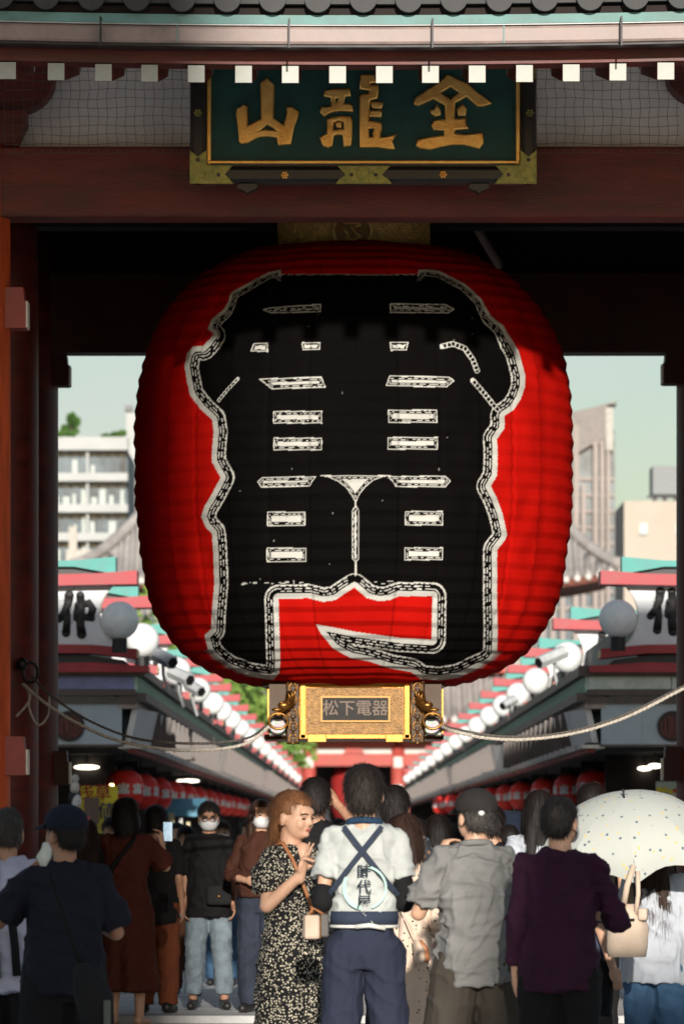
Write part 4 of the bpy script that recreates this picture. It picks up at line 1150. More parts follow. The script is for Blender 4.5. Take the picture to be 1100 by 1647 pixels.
# ================================================================ town behind
TY = 350.0; TS = F/TY
tx = lambda u_: (u_-U0)/TS
tz = lambda v_: HC+(V0-v_)/TS
BAND = mat('pale_balcony_band', (.40,.42,.42), .7, var=.08, scale=.4)
GLASS = mat('dark_window_glass', (.06,.10,.13), .15, var=.5, scale=.35, col2=(.02,.03,.045))
ap = empty('apartment_block', (tx(90),TY,0), 0, 'white apartment block with balcony bands and a planted roof, left', 'building')
ox = tx(90)
def app(mb, name, m, parent=ap, **k):
    mb.v = [(x-ox, y-TY, z) for x, y, z in mb.v]
    return mb.build(name, m, parent, **k)
app(MB().box(tx(20),tx(204),TY+1.4,TY+14,0,tz(722)), 'wall', mat('recessed_wall',(.16,.20,.22),.7))
for v0_, v1_ in ((703,724),(761,774),(811,824),(857,870),(905,918),(952,965)):
    bnd = app(MB().box(tx(20),tx(206),TY-.2,TY+1.5,tz(v1_),tz(v0_)), 'balcony_band', BAND)
rnd = random.Random(4)
for v0_, v1_ in ((726,760),(776,810),(826,856),(872,904),(920,951)):
    for u0_ in range(24, 204, 15):
        wn_ = app(MB().box(tx(u0_),tx(u0_+13),TY+1.25,TY+1.39,tz(v1_),tz(v0_)), 'window', GLASS)
        if rnd.random() < .75:
            app(MB().box(tx(u0_+rnd.uniform(0,4)),tx(u0_+rnd.uniform(6,12)),TY+1.1,TY+1.24,tz(v1_),tz(v1_)+rnd.uniform(.4,1.1)), 'balcony_planter', mat('planter_%d'%rnd.randint(0,2), rnd.choice([(.45,.5,.48),(.2,.3,.25),(.35,.4,.42)]), .7), wn_)
    app(MB().box(tx(139),tx(143),TY+.3,TY+1.2,tz(v1_),tz(v0_)), 'downpipe', BAND)
app(MB().box(tx(112),tx(125),TY-.6,TY-.2,tz(960),tz(848)), 'lift_shaft', mat('cream_wall',(.44,.42,.38),.7))
app(MB().box(tx(108),tx(150),TY-.9,TY-.5,tz(980),tz(885)), 'low_block', mat('cream_wall',(.44,.42,.38),.7))
def leaf_cloud(c, r, n, size, seed, flat=1.0):
    rnd = random.Random(seed); mb = MB(); c = Vector(c)
    blobs = [(Vector((rnd.gauss(0,.45)*r[0], rnd.gauss(0,.45)*r[1], rnd.gauss(0,.42)*r[2])), rnd.uniform(.25,.5)) for _ in range(max(6, n//130))]
    for i in range(n):
        bc, br = rnd.choice(blobs)
        d_ = Vector((rnd.gauss(0,1), rnd.gauss(0,1), rnd.gauss(0,1))).normalized()*br*rnd.uniform(.75,1.05)
        p = c+bc+Vector((d_.x*r[0], d_.y*r[1], d_.z*r[2]))
        a = Vector((rnd.gauss(0,1), rnd.gauss(0,1), rnd.gauss(0,1))).normalized(); b_ = a.orthogonal().normalized()
        s = size*rnd.uniform(.6,1.3)
        mb.add([p-a*s, p+b_*s*.55, p+a*s, p-b_*s*.55], [(0,1,2,3)])
    return mb
LEAF = mat('leaf_green', (.075,.16,.03), .6, var=.5, scale=.9, col2=(.03,.075,.018))
LEAF2 = mat('leaf_bright', (.17,.26,.05), .6, var=.4, scale=.7, col2=(.06,.14,.03))
BARK = mat('bark', (.10,.07,.05), .9, var=.3)
def tree(c, h, r, n, size, seed, label, m=LEAF):
    rt = empty('tree', c, 0, label, 'tree')
    tr = MB(); rnd = random.Random(seed)
    tr.tube([(0,0,0),(.1,0,h*.3),(-.05,.05,h*.55),(0,0,h*.8)], [h*.035,h*.028,h*.02,h*.008], 8)
    for k in range(5):
        t = rnd.uniform(0,6.28); z = h*rnd.uniform(.4,.6)
        tr.tube([(0,0,z),(math.cos(t)*r*.3,math.sin(t)*r*.3,z+h*.12),(math.cos(t)*r*.65,math.sin(t)*r*.65,z+h*.25)], [h*.014,h*.01,h*.004], 6)
    link('trunk', tr.mesh('trunk', True), BARK, rt)
    link('crown', leaf_cloud((0,0,h*.68), (r,r,h*.36), n, size, seed).mesh('crown'), m, rt)
    return rt
tree((tx(112),TY+3,tz(705)), 1.9, .65, 900, .14, 3, 'small round tree on the apartment block roof')
for u0_, u1_, k in ((90,122,0),(158,200,1)):
    c = Vector(((tx(u0_)+tx(u1_))/2, TY+2, tz(703)+.25))
    tag(leaf_cloud(c, ((tx(u1_)-tx(u0_))/2*.9,.6,.45), 900, .12, 5+k).build('roof_hedge', LEAF), ['low green hedge on the apartment roof below the small tree','low green hedge on the right end of the apartment roof'][k], 'hedge')
# ribbed towers
KY = 420.0; KS = F/KY
kx = lambda u_: (u_-U0)/KS
kz = lambda v_: HC+(V0-v_)/KS
RIB = mat('pinkish_concrete', (.32,.28,.26), .8, var=.1, scale=.3)
TG = mat('tower_glass', (.05,.085,.11), .2, var=.4, scale=.2)
tw = empty('ribbed_tower', (kx(950),KY,0), 0, 'grey ribbed concrete tower with slanted top right of the giant lantern', 'building'); ox2 = kx(950)
def tp(mb, name, m, parent=tw, o=ox2, **k):
    mb.v = [(x-o, y-KY, z) for x, y, z in mb.v]
    return mb.build(name, m, parent, **k)
tp(MB().prism([(kx(860),0),(kx(989),0),(kx(989),kz(690)),(kx(860),kz(690))], 'y', KY+.6, KY+14), 'glass_core', TG)
tp(MB().prism([(kx(860),kz(730)),(kx(930),kz(728)),(kx(950),kz(716)),(kx(972),kz(712)),(kx(975),kz(652)),(kx(991),kz(650)),(kx(991),kz(646)),(kx(860),kz(678))], 'y', KY-.4, KY+13), 'slanted_crown', mat('tower_crown',(.24,.22,.21),.8))
tp(MB().box(kx(973),kx(985),KY-.6,KY+.6,kz(725),kz(656)), 'corner_shaft', mat('pale_shaft',(.42,.41,.38),.8))
for u0_, u1_, vt in ((868,877,690),(884,893,690),(900,908,690),(921,930,684),(934,941,780),(953,961,712),(964,971,712),(974,980,726)):
    tp(MB().box(kx(u0_),kx(u1_),KY-.5,KY+.59,0,kz(vt)), 'rib', RIB)
for v_ in range(770, 1000, 26):
    tp(MB().box(kx(860),kx(988),KY+.3,KY+.598,kz(v_)-.12,kz(v_)+.12), 'floor_slab', RIB)
tw2 = empty('ribbed_building', (kx(205),KY,0), 0, 'pinkish ribbed building with white stair shaft behind the apartment block', 'building'); ox3 = kx(205)
tp(MB().box(kx(186),kx(300),KY+.6,KY+12,0,kz(745)), 'glass_core', TG, tw2, ox3)
tp(MB().box(kx(204),kx(222),KY-.5,KY+.5,kz(750),kz(664)), 'stair_shaft', BAND, tw2, ox3)
tp(MB().box(kx(202),kx(214),KY-.7,KY+.7,kz(662),kz(653)), 'roof_vent', TG, tw2, ox3)
for u0_, u1_ in ((182,199),(202,209),(212,220),(224,231),(236,243),(250,258),(264,271),(278,286)):
    tp(MB().box(kx(u0_),kx(u1_),KY-.4,KY+.59,0,kz(733 if u0_ < 190 else 772)), 'rib', RIB, tw2, ox3)
tp(MB().box(kx(186),kx(300),KY-.2,KY+.58,kz(772),kz(738)), 'parapet', mat('tower_crown',(.24,.22,.21),.8), tw2, ox3)
be = empty('beige_building', (tx(1050),TY,0), 0, 'plain beige building with small square windows at the right edge', 'building'); ox4 = tx(1050)
def bp_(mb, name, m, parent=be, **k):
    mb.v = [(x-ox4, y-TY, z) for x, y, z in mb.v]
    return mb.build(name, m, parent, **k)
bp_(MB().box(tx(1003),tx(1180),TY,TY+12,0,tz(806)), 'wall', mat('beige_render',(.44,.39,.33),.8,var=.05,scale=.3))
for u_ in (1034, 1092, 1140):
    w_ = bp_(MB().box(tx(u_-6),tx(u_+6),TY-.06,TY-.005,tz(858),tz(842)), 'window', mat('window_pale',(.35,.5,.5),.2))
    bp_(MB().box(tx(u_-7),tx(u_+7),TY-.2,TY-.061,tz(860),tz(858.2)), 'sill', BAND, w_)
tk = bp_(MB().box(tx(1052),tx(1110),TY+2,TY+6,tz(792),tz(746)), 'water_tank', mat('tank_grey',(.20,.22,.23),.6))
for u_ in (1056, 1072, 1090):
    bp_(MB().box(tx(u_)-.15,tx(u_)+.15,TY+2.5,TY+2.8,tz(806),tz(792)), 'tank_leg', IRON, tk)
bp_(MB().box(tx(1040),tx(1180),TY+.3,TY+.5,tz(800),tz(797)), 'roof_rail', IRON)
tree((hx(408),HY-25,0), 8.2, 2.6, 5000, .22, 21, 'bright green tree seen under the lantern left of its base', LEAF2)
tree((hx(300),HY-20,0), 11.5, 3.4, 6000, .25, 22, 'yellowish green tree behind the left globe lamps', LEAF2)
tree((hx(380),HY-15,0), 9.0, 3.0, 5000, .25, 23, 'darker green tree beside the inner gate on the left', LEAF)
tree((hx(245),HY-16,0), 11.0, 2.8, 5000, .25, 24, 'tall green tree behind the left roof signs', LEAF2)
# ================================================================ people
JOBS = []
def remesh_part(name, mb, m, parent, voxel, smooth=4, post=None):
    me_ = bpy.data.meshes.new(name); me_.from_pydata(mb.v, [], mb.f); me_.update()
    bm = bmesh.new(); bm.from_mesh(me_); bmesh.ops.recalc_face_normals(bm, faces=bm.faces); bm.to_mesh(me_); bm.free()
    o = bpy.data.objects.new(name, me_); COL.objects.link(o)
    if parent: o.parent = parent
    r = o.modifiers.new('r', 'REMESH'); r.mode = 'VOXEL'; r.voxel_size = voxel; r.use_smooth_shade = True
    if smooth:
        s = o.modifiers.new('s', 'SMOOTH'); s.factor = .5; s.iterations = smooth
    JOBS.append((o, m, post))
    return o

def run_jobs():
    dg = bpy.context.evaluated_depsgraph_get(); dg.update()
    new = [bpy.data.meshes.new_from_object(o.evaluated_get(dg)) for o, m, p in JOBS]
    for (o, m, post), me_ in zip(JOBS, new):
        o.modifiers.clear()
        old = o.data
        me_.name = o.name; o.data = me_
        bpy.data.meshes.remove(old)
        me_.materials.clear()
        for x in (m if isinstance(m, (list, tuple)) else [m]): me_.materials.append(x)
        if post:
            for f_ in (post if isinstance(post, list) else [post]): f_(o)
        o.data.polygons.foreach_set('use_smooth', [True]*len(o.data.polygons))
    JOBS.clear()

def folds(amp, seed, sx=7, sz=16, zlo=None, dirn=(0,0,1)):
    """cloth creases: ridged noise stretched across the pull of the cloth"""
    def f_(o):
        me_ = o.data; n_ = len(me_.vertices)
        off = Vector((seed*3.7, seed*1.3, seed*7.1))
        cos = np.empty(n_*3); me_.vertices.foreach_get('co', cos)
        nor = np.array([v.normal[:] for v in me_.vertices])
        cos = cos.reshape(-1, 3)
        d_ = np.empty(n_)
        for i in range(n_):
            p = Vector(cos[i])
            w = noise.noise(p*2.3+off)*.12
            a = noise.noise(Vector((p.x*sx+w*9, p.y*sx, (p.z+.35*p.x+w)*sz))+off)
            b_ = noise.noise(Vector((p.x*sx*2.1, p.y*sx*2.1, (p.z-.5*p.x+w)*sz*.55))-off)
            d_[i] = max(0, 1-abs(a)*3.0)**1.4*.8 + max(0, 1-abs(b_)*3.0)**1.4*.6-.35
        cos += nor*(d_*amp)[:, None]
        me_.vertices.foreach_set('co', cos.ravel()); me_.update()
    return f_

def cut(pred):
    """keep only the faces whose centre passes pred(local point)"""
    def f_(o):
        bm = bmesh.new(); bm.from_mesh(o.data)
        dead = [f for f in bm.faces if not pred(f.calc_center_median())]
        bmesh.ops.delete(bm, geom=dead, context='FACES')
        bm.to_mesh(o.data); bm.free(); o.data.update()
    return f_

def strands(n_, length, seed, lift=.004, width=.0035, M=None, curl=.3, root=None):
    """loose locks over the hair surface so that the outline is not smooth"""
    def f_(o):
        rnd = random.Random(seed); me_ = o.data
        vs = [v.co.copy() for v in me_.vertices]; ns = [v.normal.copy() for v in me_.vertices]; fs = [tuple(p.vertices) for p in me_.polygons]
        nv = len(vs); base = [i for i in range(nv) if root is None or root(vs[i])]
        if not base: return
        for k in range(n_):
            i = rnd.choice(base); p = vs[i].copy(); nn = ns[i]
            g_ = Vector((rnd.gauss(0,curl), rnd.gauss(0,curl), -1))
            t = (g_-nn*g_.dot(nn))
            if t.length < .15: t = nn.orthogonal()*rnd.choice((-1,1))
            t.normalize(); side = t.cross(nn).normalized()
            w = width*rnd.uniform(.6,1.4); L = length*rnd.uniform(.5,1.3); lf = lift*rnd.choice((.3,.7,1,1.6,2.4))
            q = len(vs)
            for j in range(4):
                s_ = j/3
                c = p + t*L*s_ + nn*(lf*(.4+1.6*s_)) + Vector((0,0,-.35*L*s_*s_))
                ww = w*(1-s_*.9)
                vs += [c-side*ww, c+side*ww]
            fs += [(q+2*j, q+2*j+1, q+2*j+3, q+2*j+2) for j in range(3)]
        m2 = bpy.data.meshes.new(me_.name); m2.from_pydata([tuple(v) for v in vs], [], fs); m2.update()
        for x in me_.materials: m2.materials.append(x)
        o.data = m2; bpy.data.meshes.remove(me_)
    return f_

SKIN = mat('skin_light', (.56,.33,.22), .5, var=.08, scale=12, spec=.4)
SKIN2 = mat('skin_tan', (.40,.21,.13), .5, var=.08, scale=12, spec=.4)
def hairmat(name, c, c2):
    m = mat(name, c, .5, spec=.25, var=.4, scale=9, col2=c2, stretch=(14,14,1.2), bump=.35, bscale=40)
    return m
HBLACK = hairmat('hair_black', (.014,.011,.010), (.005,.004,.004))
HBROWN = hairmat('hair_dark_brown', (.045,.022,.014), (.014,.008,.006))
HAUB = hairmat('hair_auburn', (.20,.085,.034), (.08,.032,.014))
HGREY = hairmat('hair_greying', (.06,.055,.05), (.015,.013,.012))
def cloth(name, c, var=.12, rough=.85, sheen=.0):
    return mat(name, c, rough, var=var, scale=5, bump=.15, bscale=260, spec=.2, sheen=sheen)
def pattern(name, base, spots, sc, th0, th1, second=None):
    """printed cloth: scattered spots from a cell texture"""
    if name in MATS: return MATS[name]
    m = cloth(name, base); nt = m.node_tree; N = nt.nodes; L = nt.links
    tc = N.new('ShaderNodeTexCoord'); vo = N.new('ShaderNodeTexVoronoi'); vo.inputs['Scale'].default_value = sc
    L.new(tc.outputs['Object'], vo.inputs['Vector'])
    cr = N.new('ShaderNodeValToRGB'); cr.color_ramp.elements[0].position = th0; cr.color_ramp.elements[1].position = th1
    cr.color_ramp.elements[0].color = (*spots, 1); cr.color_ramp.elements[1].color = (*base, 1)
    L.new(vo.outputs['Distance'], cr.inputs[0])
    out = cr.outputs[0]
    if second:
        sp = N.new('ShaderNodeSeparateColor'); L.new(vo.outputs['Color'], sp.inputs[0])
        gt = N.new('ShaderNodeMath'); gt.operation = 'GREATER_THAN'; gt.inputs[1].default_value = .5; L.new(sp.outputs[0], gt.inputs[0])
        mx = N.new('ShaderNodeMix'); mx.data_type = 'RGBA'; L.new(gt.outputs[0], mx.inputs[0])
        cr2 = N.new('ShaderNodeValToRGB'); cr2.color_ramp.elements[0].position = th0; cr2.color_ramp.elements[1].position = th1
        cr2.color_ramp.elements[0].color = (*second, 1); cr2.color_ramp.elements[1].color = (*base, 1); L.new(vo.outputs['Distance'], cr2.inputs[0])
        L.new(out, mx.inputs[6]); L.new(cr2.outputs[0], mx.inputs[7]); out = mx.outputs[2]
    L.new(out, N['Principled BSDF'].inputs['Base Color'])
    return m
MASKW = cloth('face_mask_white', (.62,.64,.66))
EYE = mat('eye_dark', (.015,.012,.01), .25)
LIPS = mat('lips', (.42,.12,.10), .45)
SHOE = mat('shoe_black', (.015,.014,.014), .5)

def ringpts(cx_, cy_, z, rx, ry, n=32, p=2.4, flute=0, k=9, ph=0):
    out = []
    for i in range(n):
        t = 2*math.pi*i/n
        c, s = math.cos(t), math.sin(t)
        q = (abs(c)**p+abs(s)**p)**(-1/p)
        q *= 1+flute*math.cos(k*t+ph)+flute*.5*math.cos((k*1.7)*t+ph*2)
        out.append((cx_+rx*q*c, cy_+ry*q*s, z))
    return out

def hand(mb, W, d_, palm, s, pose='relaxed', side=1):
    """palm and five fingers; d_ = direction of the hand, palm = direction the palm faces"""
    W = Vector(W); d_ = Vector(d_).normalized(); palm = Vector(palm); palm = (palm-d_*palm.dot(d_)).normalized()
    ac = d_.cross(palm).normalized()*side            # towards the thumb
    M = Matrix((ac, d_, palm)).transposed()
    c = W+d_*.045*s
    mb.ell(c, (.040*s,.052*s,.017*s), 12, 8, M)
    mb.cap(W-d_*.02*s, c, .026*s, .022*s)
    curls = {'relaxed': (28,28,20), 'grip': (62,70,45), 'flat': (8,8,6)}.get(pose, (28,28,20))
    for i, (off, L) in enumerate(((.027,.074),(.009,.082),(-.009,.076),(-.026,.060))):
        cu = curls
        if pose == 'peace': cu = (4,4,4) if i < 2 else (85,95,60)
        if pose == 'point': cu = (6,6,6) if i < 1 else (70,80,50)
        p = W+d_*.088*s+ac*off*s; dd = d_.copy()
        if pose == 'peace' and i < 2: dd = (d_+ac*(.22 if i == 0 else -.12)).normalized()
        for j, (fr, r) in enumerate(((.45,.0088),(.32,.0080),(.23,.0072))):
            a = R(cu[j]); dd = (dd*math.cos(a)+palm*math.sin(a)).normalized()
            q = p+dd*L*fr*s
            mb.cap(p, q, r*s, r*s*.92, 8); p = q
    t0 = W+d_*.025*s+ac*.028*s
    td = (d_*.7+ac*.75+palm*.25).normalized()
    if pose in ('peace', 'grip'): td = (d_*.75+ac*.25+palm*.65).normalized()
    t1 = t0+td*.042*s; t2 = t1+(td*.7+d_*.5+palm*(.5 if pose in ('peace','grip') else .1)-(ac*.4 if pose in ('peace','grip') else ac*0)).normalized()*.032*s
    mb.cap(t0, t1, .0125*s, .0105*s, 8).cap(t1, t2, .010*s, .008*s, 8)

def person(label, u_, vtop, Y, rz=0, arms=None, head=(0,0), skin=SKIN, top=None, bottom=None, hair=None, extra=(), voxel=.009, seed=1, girth=1.0, stance=.0, group=None, face=False, hscale=1.0, toplift=0.0):
    """one figure: body mesh with hair and clothing as children. local +Y = forward"""
    h = HC+(V0-vtop)*Y/F-toplift
    s = h/1.70
    loc = Vector(((u_-U0)*Y/F, Y, .012 if 38.3 < Y < 46 else .004))
    s = (h-loc.z)/1.70
    g_ = girth*.93
    S3 = lambda p: Vector((p[0]*s, p[1]*s, p[2]*s))
    body = MB()
    HM = Matrix.Rotation(R(head[0]), 3, 'Z') @ Matrix.Rotation(R(head[1]), 3, 'X')
    pivot = Vector((0,-.005,1.50))
    hs = hscale
    def hd(p): return S3(pivot + HM @ ((Vector(p)-pivot)*1.0))
    def he(mb, c, r, n=18, m_=12): mb.ell(hd(c), tuple(x*s*1.0 for x in r), n, m_, HM)
    # head
    he(body, (0,-.005,1.605), (.076,.096,.095)); he(body, (0,.03,1.555), (.066,.066,.085)); he(body, (0,.055,1.515), (.040,.038,.036))
    if face:
        he(body, (0,.100,1.563), (.0125,.018,.016)); he(body, (0,.097,1.580), (.010,.012,.025)); he(body, (0,.086,1.53), (.022,.014,.012)); he(body, (0,.088,1.505), (.018,.014,.014))
        he(body, (.032,.07,1.555), (.026,.024,.03)); he(body, (-.032,.07,1.555), (.026,.024,.03)); he(body, (0,.083,1.612), (.05,.02,.03))
    for sx in (-1, 1): he(body, (sx*.078,-.005,1.568), (.011,.022,.034), 10, 8)
    body.cap(S3((0,-.018,1.40)), hd((0,-.005,1.54)), .058*s, .052*s)
    # torso
    tr = [(.84,.140,.098),(.92,.148,.104),(1.0,.134,.094),(1.08,.126,.090),(1.2,.142,.098),(1.3,.140,.098),(1.37,.12,.08),(1.41,.085,.062),(1.44,.055,.05)]
    body.rings([ringpts(0,0,z*s,rx*s*g_,ry*s*g_) for z, rx, ry in tr])
    sw = .146*(.5+.5*g_)
    body.cap(S3((-sw+.02,0,1.372)), S3((sw-.02,0,1.372)), .044*s, .044*s)
    arms = arms or {}
    AR = {}
    for side, nm in ((-1,'L'),(1,'R')):
        a = arms.get(nm, {})
        Sx = Vector((side*(sw+.012),0,1.38))
        E = Vector(a.get('e', (side*(sw+.052),-.03,1.11))); Wr = Vector(a.get('w', (side*(sw+.062),.05,.87)))
        AR[nm] = (Sx, E, Wr)
        body.cap(S3(Sx), S3(E), .041*s*g_, .037*s*g_).cap(S3(E), S3(Wr), .039*s*g_, .026*s)
        hdir = a.get('hd', (Wr-E)); palm = a.get('palm', (-side,.15,0))
        hand(body, S3(Wr), hdir, palm, s, a.get('pose','relaxed'), a.get('ts', side))
    LG = {}
    for side, nm in ((-1,'L'),(1,'R')):
        hip = Vector((side*.085,0,.88)); kn = Vector((side*(.095+stance*.5),.015,.47)); an = Vector((side*(.10+stance),-.015,.085))
        LG[nm] = (hip, kn, an)
        body.cap(S3(hip), S3(kn), .082*s*g_, .055*s).cap(S3(kn), S3(an), .054*s, .036*s)
        body.cap(S3(an+Vector((0,-.03,-.04))), S3(an+Vector((side*.02,.15,-.055))), .038*s, .028*s)
    b = remesh_part('person', body, skin, None, voxel, 3)
    b.location = loc; b.rotation_euler = (0,0,R(rz))
    tag(b, label, 'person', group)
    vx = max(voxel, .008)*1.1
    # trousers, shorts, skirt
    if bottom:
        kind = bottom.get('kind', 'trousers'); mb = MB(); mm = bottom['m']; loose = bottom.get('loose', 1.0)
        if kind in ('trousers', 'shorts'):
            mb.rings([ringpts(0,0,z*s,rx*s*g_,ry*s*g_) for z, rx, ry in ((.80,.155,.112),(.88,.168,.122),(.96,.158,.114),(1.02,.144,.102),(1.05,.138,.098))])
            for nm in 'LR':
                hip, kn, an = LG[nm]
                if kind == 'trousers':
                    zc = bottom.get('cuff', .07); cuff = Vector((an.x, an.y+.01, zc))
                    mb.cap(S3(hip), S3(kn), .108*s*g_*(.7+.3*loose), .078*s*loose).cap(S3(kn), S3(cuff), .076*s*loose, .064*s*loose, flat1=True)
                else:
                    k2 = kn+Vector((0,0,bottom.get('len', 0)))
                    mb.cap(S3(hip), S3(k2), .110*s*g_, .098*s*loose, flat1=True)
        else:
            hem = bottom.get('hem', .35)
            mb.rings([ringpts(0,0,z*s,rx*s,ry*s,40,2.2,fl,8,seed) for z, rx, ry, fl in ((hem,.28*loose,.24*loose,.07),(hem+.25,.25*loose,.20*loose,.05),(.88,.19,.135,.01),(1.0,.165,.112,0),(1.06,.15,.10,0))])
        remesh_part({'trousers':'trousers','shorts':'shorts','skirt':'skirt'}[kind], mb, mm, b, vx, 3, folds(.010*s, seed+5, 6, 9))
        if kind != 'skirt' or True:
            for nm in 'LR':
                an = LG[nm][2]; sd = -1 if nm == 'L' else 1
                sh = MB().cap(S3(an+Vector((0,-.045,-.035))), S3(an+Vector((sd*.02,.15,-.05))), .048*s, .036*s).cap(S3(an+Vector((0,-.02,.0))), S3(an+Vector((0,-.01,-.03))), .046*s, .046*s)
                if bottom.get('shoe', True): remesh_part('shoe', sh, bottom.get('shoem', SHOE), b, .012, 3)
    # shirt, dress, sweater
    if top:
        kind = top.get('kind', 'tee'); mb = MB(); mm = top['m']; lo = top.get('loose', 1.0)
        hem = top.get('hem', .80)
        if kind == 'dress':
            wz = top.get('waist', 1.08); hem = top.get('hem', .25)
            rs = [(hem,.27*lo,.24*lo,.075),(hem+.2,.25*lo,.22*lo,.06),(.62,.225*lo,.19*lo,.045),(.88,.20,.145,.02),(wz,.150,.108,.0),(1.2,.165,.118,0),(1.31,.178,.12,0),(1.375,.165,.105,0),(1.425,.115,.08,0),(1.445,.085,.068,0)]
        else:
            rs = [(hem,.172*lo,.135*lo,.012),(hem+.12,.174*lo,.135*lo,.008),(1.06,.158*lo,.124*lo,0),(1.2,.160*lo,.126*lo,0),(1.31,.166*(.6+.4*lo),.126,0),(1.375,.152,.108,0),(1.425,.118,.082,0),(1.452,.078,.066,0)]
        mb.rings([ringpts(0,top.get('dy',0)*s,z*s,rx*s*g_,ry*s*g_,44 if kind == 'dress' else 32,2.3,fl,7,seed) for z, rx, ry, fl in rs])
        mb.cap(S3((-sw+.02,-.004,1.378)), S3((sw-.02,-.004,1.378)), .060*s, .060*s)
        frac = top.get('sleeve', .62); sr = top.get('sr', .068)*.93
        for nm in 'LR':
            Sx, E, Wr = AR[nm]
            if frac <= 1.0:
                mb.cap(S3(Sx), S3(Sx.lerp(E, frac)), .056*s*g_, sr*s*g_, flat1=True)
                if top.get('puff'): mb.ell(S3(Sx.lerp(E, frac*.55)), (.082*s,.082*s,.10*s))
            else:
                mb.cap(S3(Sx), S3(E), .058*s*g_, .055*s*g_); mb.cap(S3(E), S3(E.lerp(Wr, frac-1)), .054*s*g_, .046*s*g_, flat1=True)
        remesh_part({'tee':'shirt','dress':'dress','sweater':'sweater'}[kind], mb, mm, b, vx, 2, folds(1.45*top.get('fold', .011)*s, seed, top.get('fx', 6), top.get('fz', 11)))
        if top.get('collar'):
            cm_ = MB(); n_ = 20
            cm_.tube([S3((.068*math.cos(2*math.pi*i/n_), -.012+.060*math.sin(2*math.pi*i/n_), 1.452+.012*math.cos(2*math.pi*i/n_+1.57))) for i in range(n_+1)], .016*s, 8, False)
            link('collar', cm_.mesh('collar', True), top['collar'], b)
    # hair
    inv = HM.inverted()
    def hl(p):   # local point -> unrotated head frame in base units
        return pivot + inv @ (Vector(p)/s - pivot)
    if hair:
        kind, hm = hair[0], hair[1]; mb = MB(); post = []
        if kind == 'short':
            he(mb, (0,-.016,1.618), (.089,.106,.096)); he(mb, (0,-.045,1.57), (.078,.070,.072))
            post.append(cut(lambda p: (lambda q: (q.y < .02 or q.z > 1.635) and q.z > 1.50 and not (q.z < 1.585 and abs(q.x) > .045 and q.y > -.03))(hl(p))))
            post.append(strands(1500, .05*s, seed, .004, .0024*s, curl=.6))
        elif kind == 'bob':
            he(mb, (0,-.014,1.615), (.092,.108,.102)); he(mb, (0,-.03,1.545), (.096,.088,.09)); he(mb, (-.07,.0,1.52), (.032,.06,.075)); he(mb, (.07,.0,1.52), (.032,.06,.075))
            tk_ = len(hair) > 2 and hair[2] == 'tuck'
            post.append(cut(lambda p: (lambda q: ((q.y < (-.012 if tk_ and q.z < 1.60 else .045) or q.z > 1.648 or (not tk_ and abs(q.x) > .066 and q.y < .06))))(hl(p))))
            post.append(strands(1700, .10*s, seed, .003, .0022*s, curl=.16, root=lambda p: hl(p).y < -.02 or hl(p).z > 1.70))
        elif kind == 'long':
            he(mb, (0,-.014,1.615), (.092,.108,.102)); he(mb, (0,-.05,1.53), (.098,.072,.12))
            for sx in (-1, 0, 1): mb.cap(hd((sx*.055,-.05,1.52)), S3((sx*.075,-.095,1.27)), .05*s, .03*s)
            for sx in (-1, 1): mb.cap(hd((sx*.082,.0,1.58)), S3((sx*.095,.01,1.33)), .028*s, .02*s)
            post.append(cut(lambda p: (lambda q: (q.y < .045 or q.z > 1.648 or abs(q.x) > .062))(hl(p))))
            post.append(strands(1700, .15*s, seed, .003, .0022*s, curl=.14, root=lambda p: hl(p).y < -.01 or abs(hl(p).x) > .075))
        elif kind == 'cropped':
            he(mb, (0,-.014,1.612), (.083,.103,.093)); he(mb, (0,-.045,1.565), (.074,.064,.062))
            post.append(cut(lambda p: (lambda q: (q.y < .03 or q.z > 1.645) and q.z > 1.51 and not (q.z < 1.59 and abs(q.x) > .045 and q.y > -.03))(hl(p))))
            post.append(strands(1500, .026*s, seed, .003, .002*s, curl=1.0))
        if len(hair) > 2 and hair[2] == 'fringe':
            for sx in np.linspace(-.055,.055,9):
                mb.cap(hd((sx*.9,.055,1.675)), hd((sx*1.15,.098-abs(sx)*.5,1.622)), .017*s, .010*s, 8)
        remesh_part('hair', mb, hm, b, .008, 2, post)
    for f_ in extra:
        f_(b, s, hd, he, S3, AR, inv, hl)
    return b

# ---- things people wear, added as parts
def x_cap(m, brim_dir=1, badge=None):
    def f_(b, s, hd, he, S3, AR, inv, hl):
        mb = MB(); he(mb, (0,-.012,1.632), (.098,.112,.088), 22, 14)
        remesh_part('cap', mb, m, b, .009, 1, cut(lambda p: hl(p).z > 1.612+.10*min(0, hl(p).y)))
        br = MB(); n_ = 11
        top_ = []; low = []
        for i in range(n_):
            t = R(-70+140*i/(n_-1)); r = .105; 
            ext = .075*math.cos(R(-70+140*i/(n_-1)))
            top_.append(hd((math.sin(t)*r*.93, brim_dir*(math.cos(t)*r), 1.622))); low.append(hd((math.sin(t)*r*.93, brim_dir*(math.cos(t)*r+ext), 1.600)))
        vs = top_+low+[p+Vector((0,0,-.006)) for p in top_+low]
        fs = [(i,i+1,n_+i+1,n_+i) for i in range(n_-1)]+[(2*n_+i,3*n_+i,3*n_+i+1,2*n_+i+1) for i in range(n_-1)]+[(n_+i,n_+i+1,3*n_+i+1,3*n_+i) for i in range(n_-1)]
        br.add(vs, fs); link('cap_brim', br.mesh('cap_brim'), m, b)
        if badge:
            q, bm_ = badge
            mb2 = MB(); mb2.ell(hd(q), (.016*s,.010*s,.013*s), 10, 6); link('cap_badge', mb2.mesh('cap_badge', True), bm_, b)
    return f_
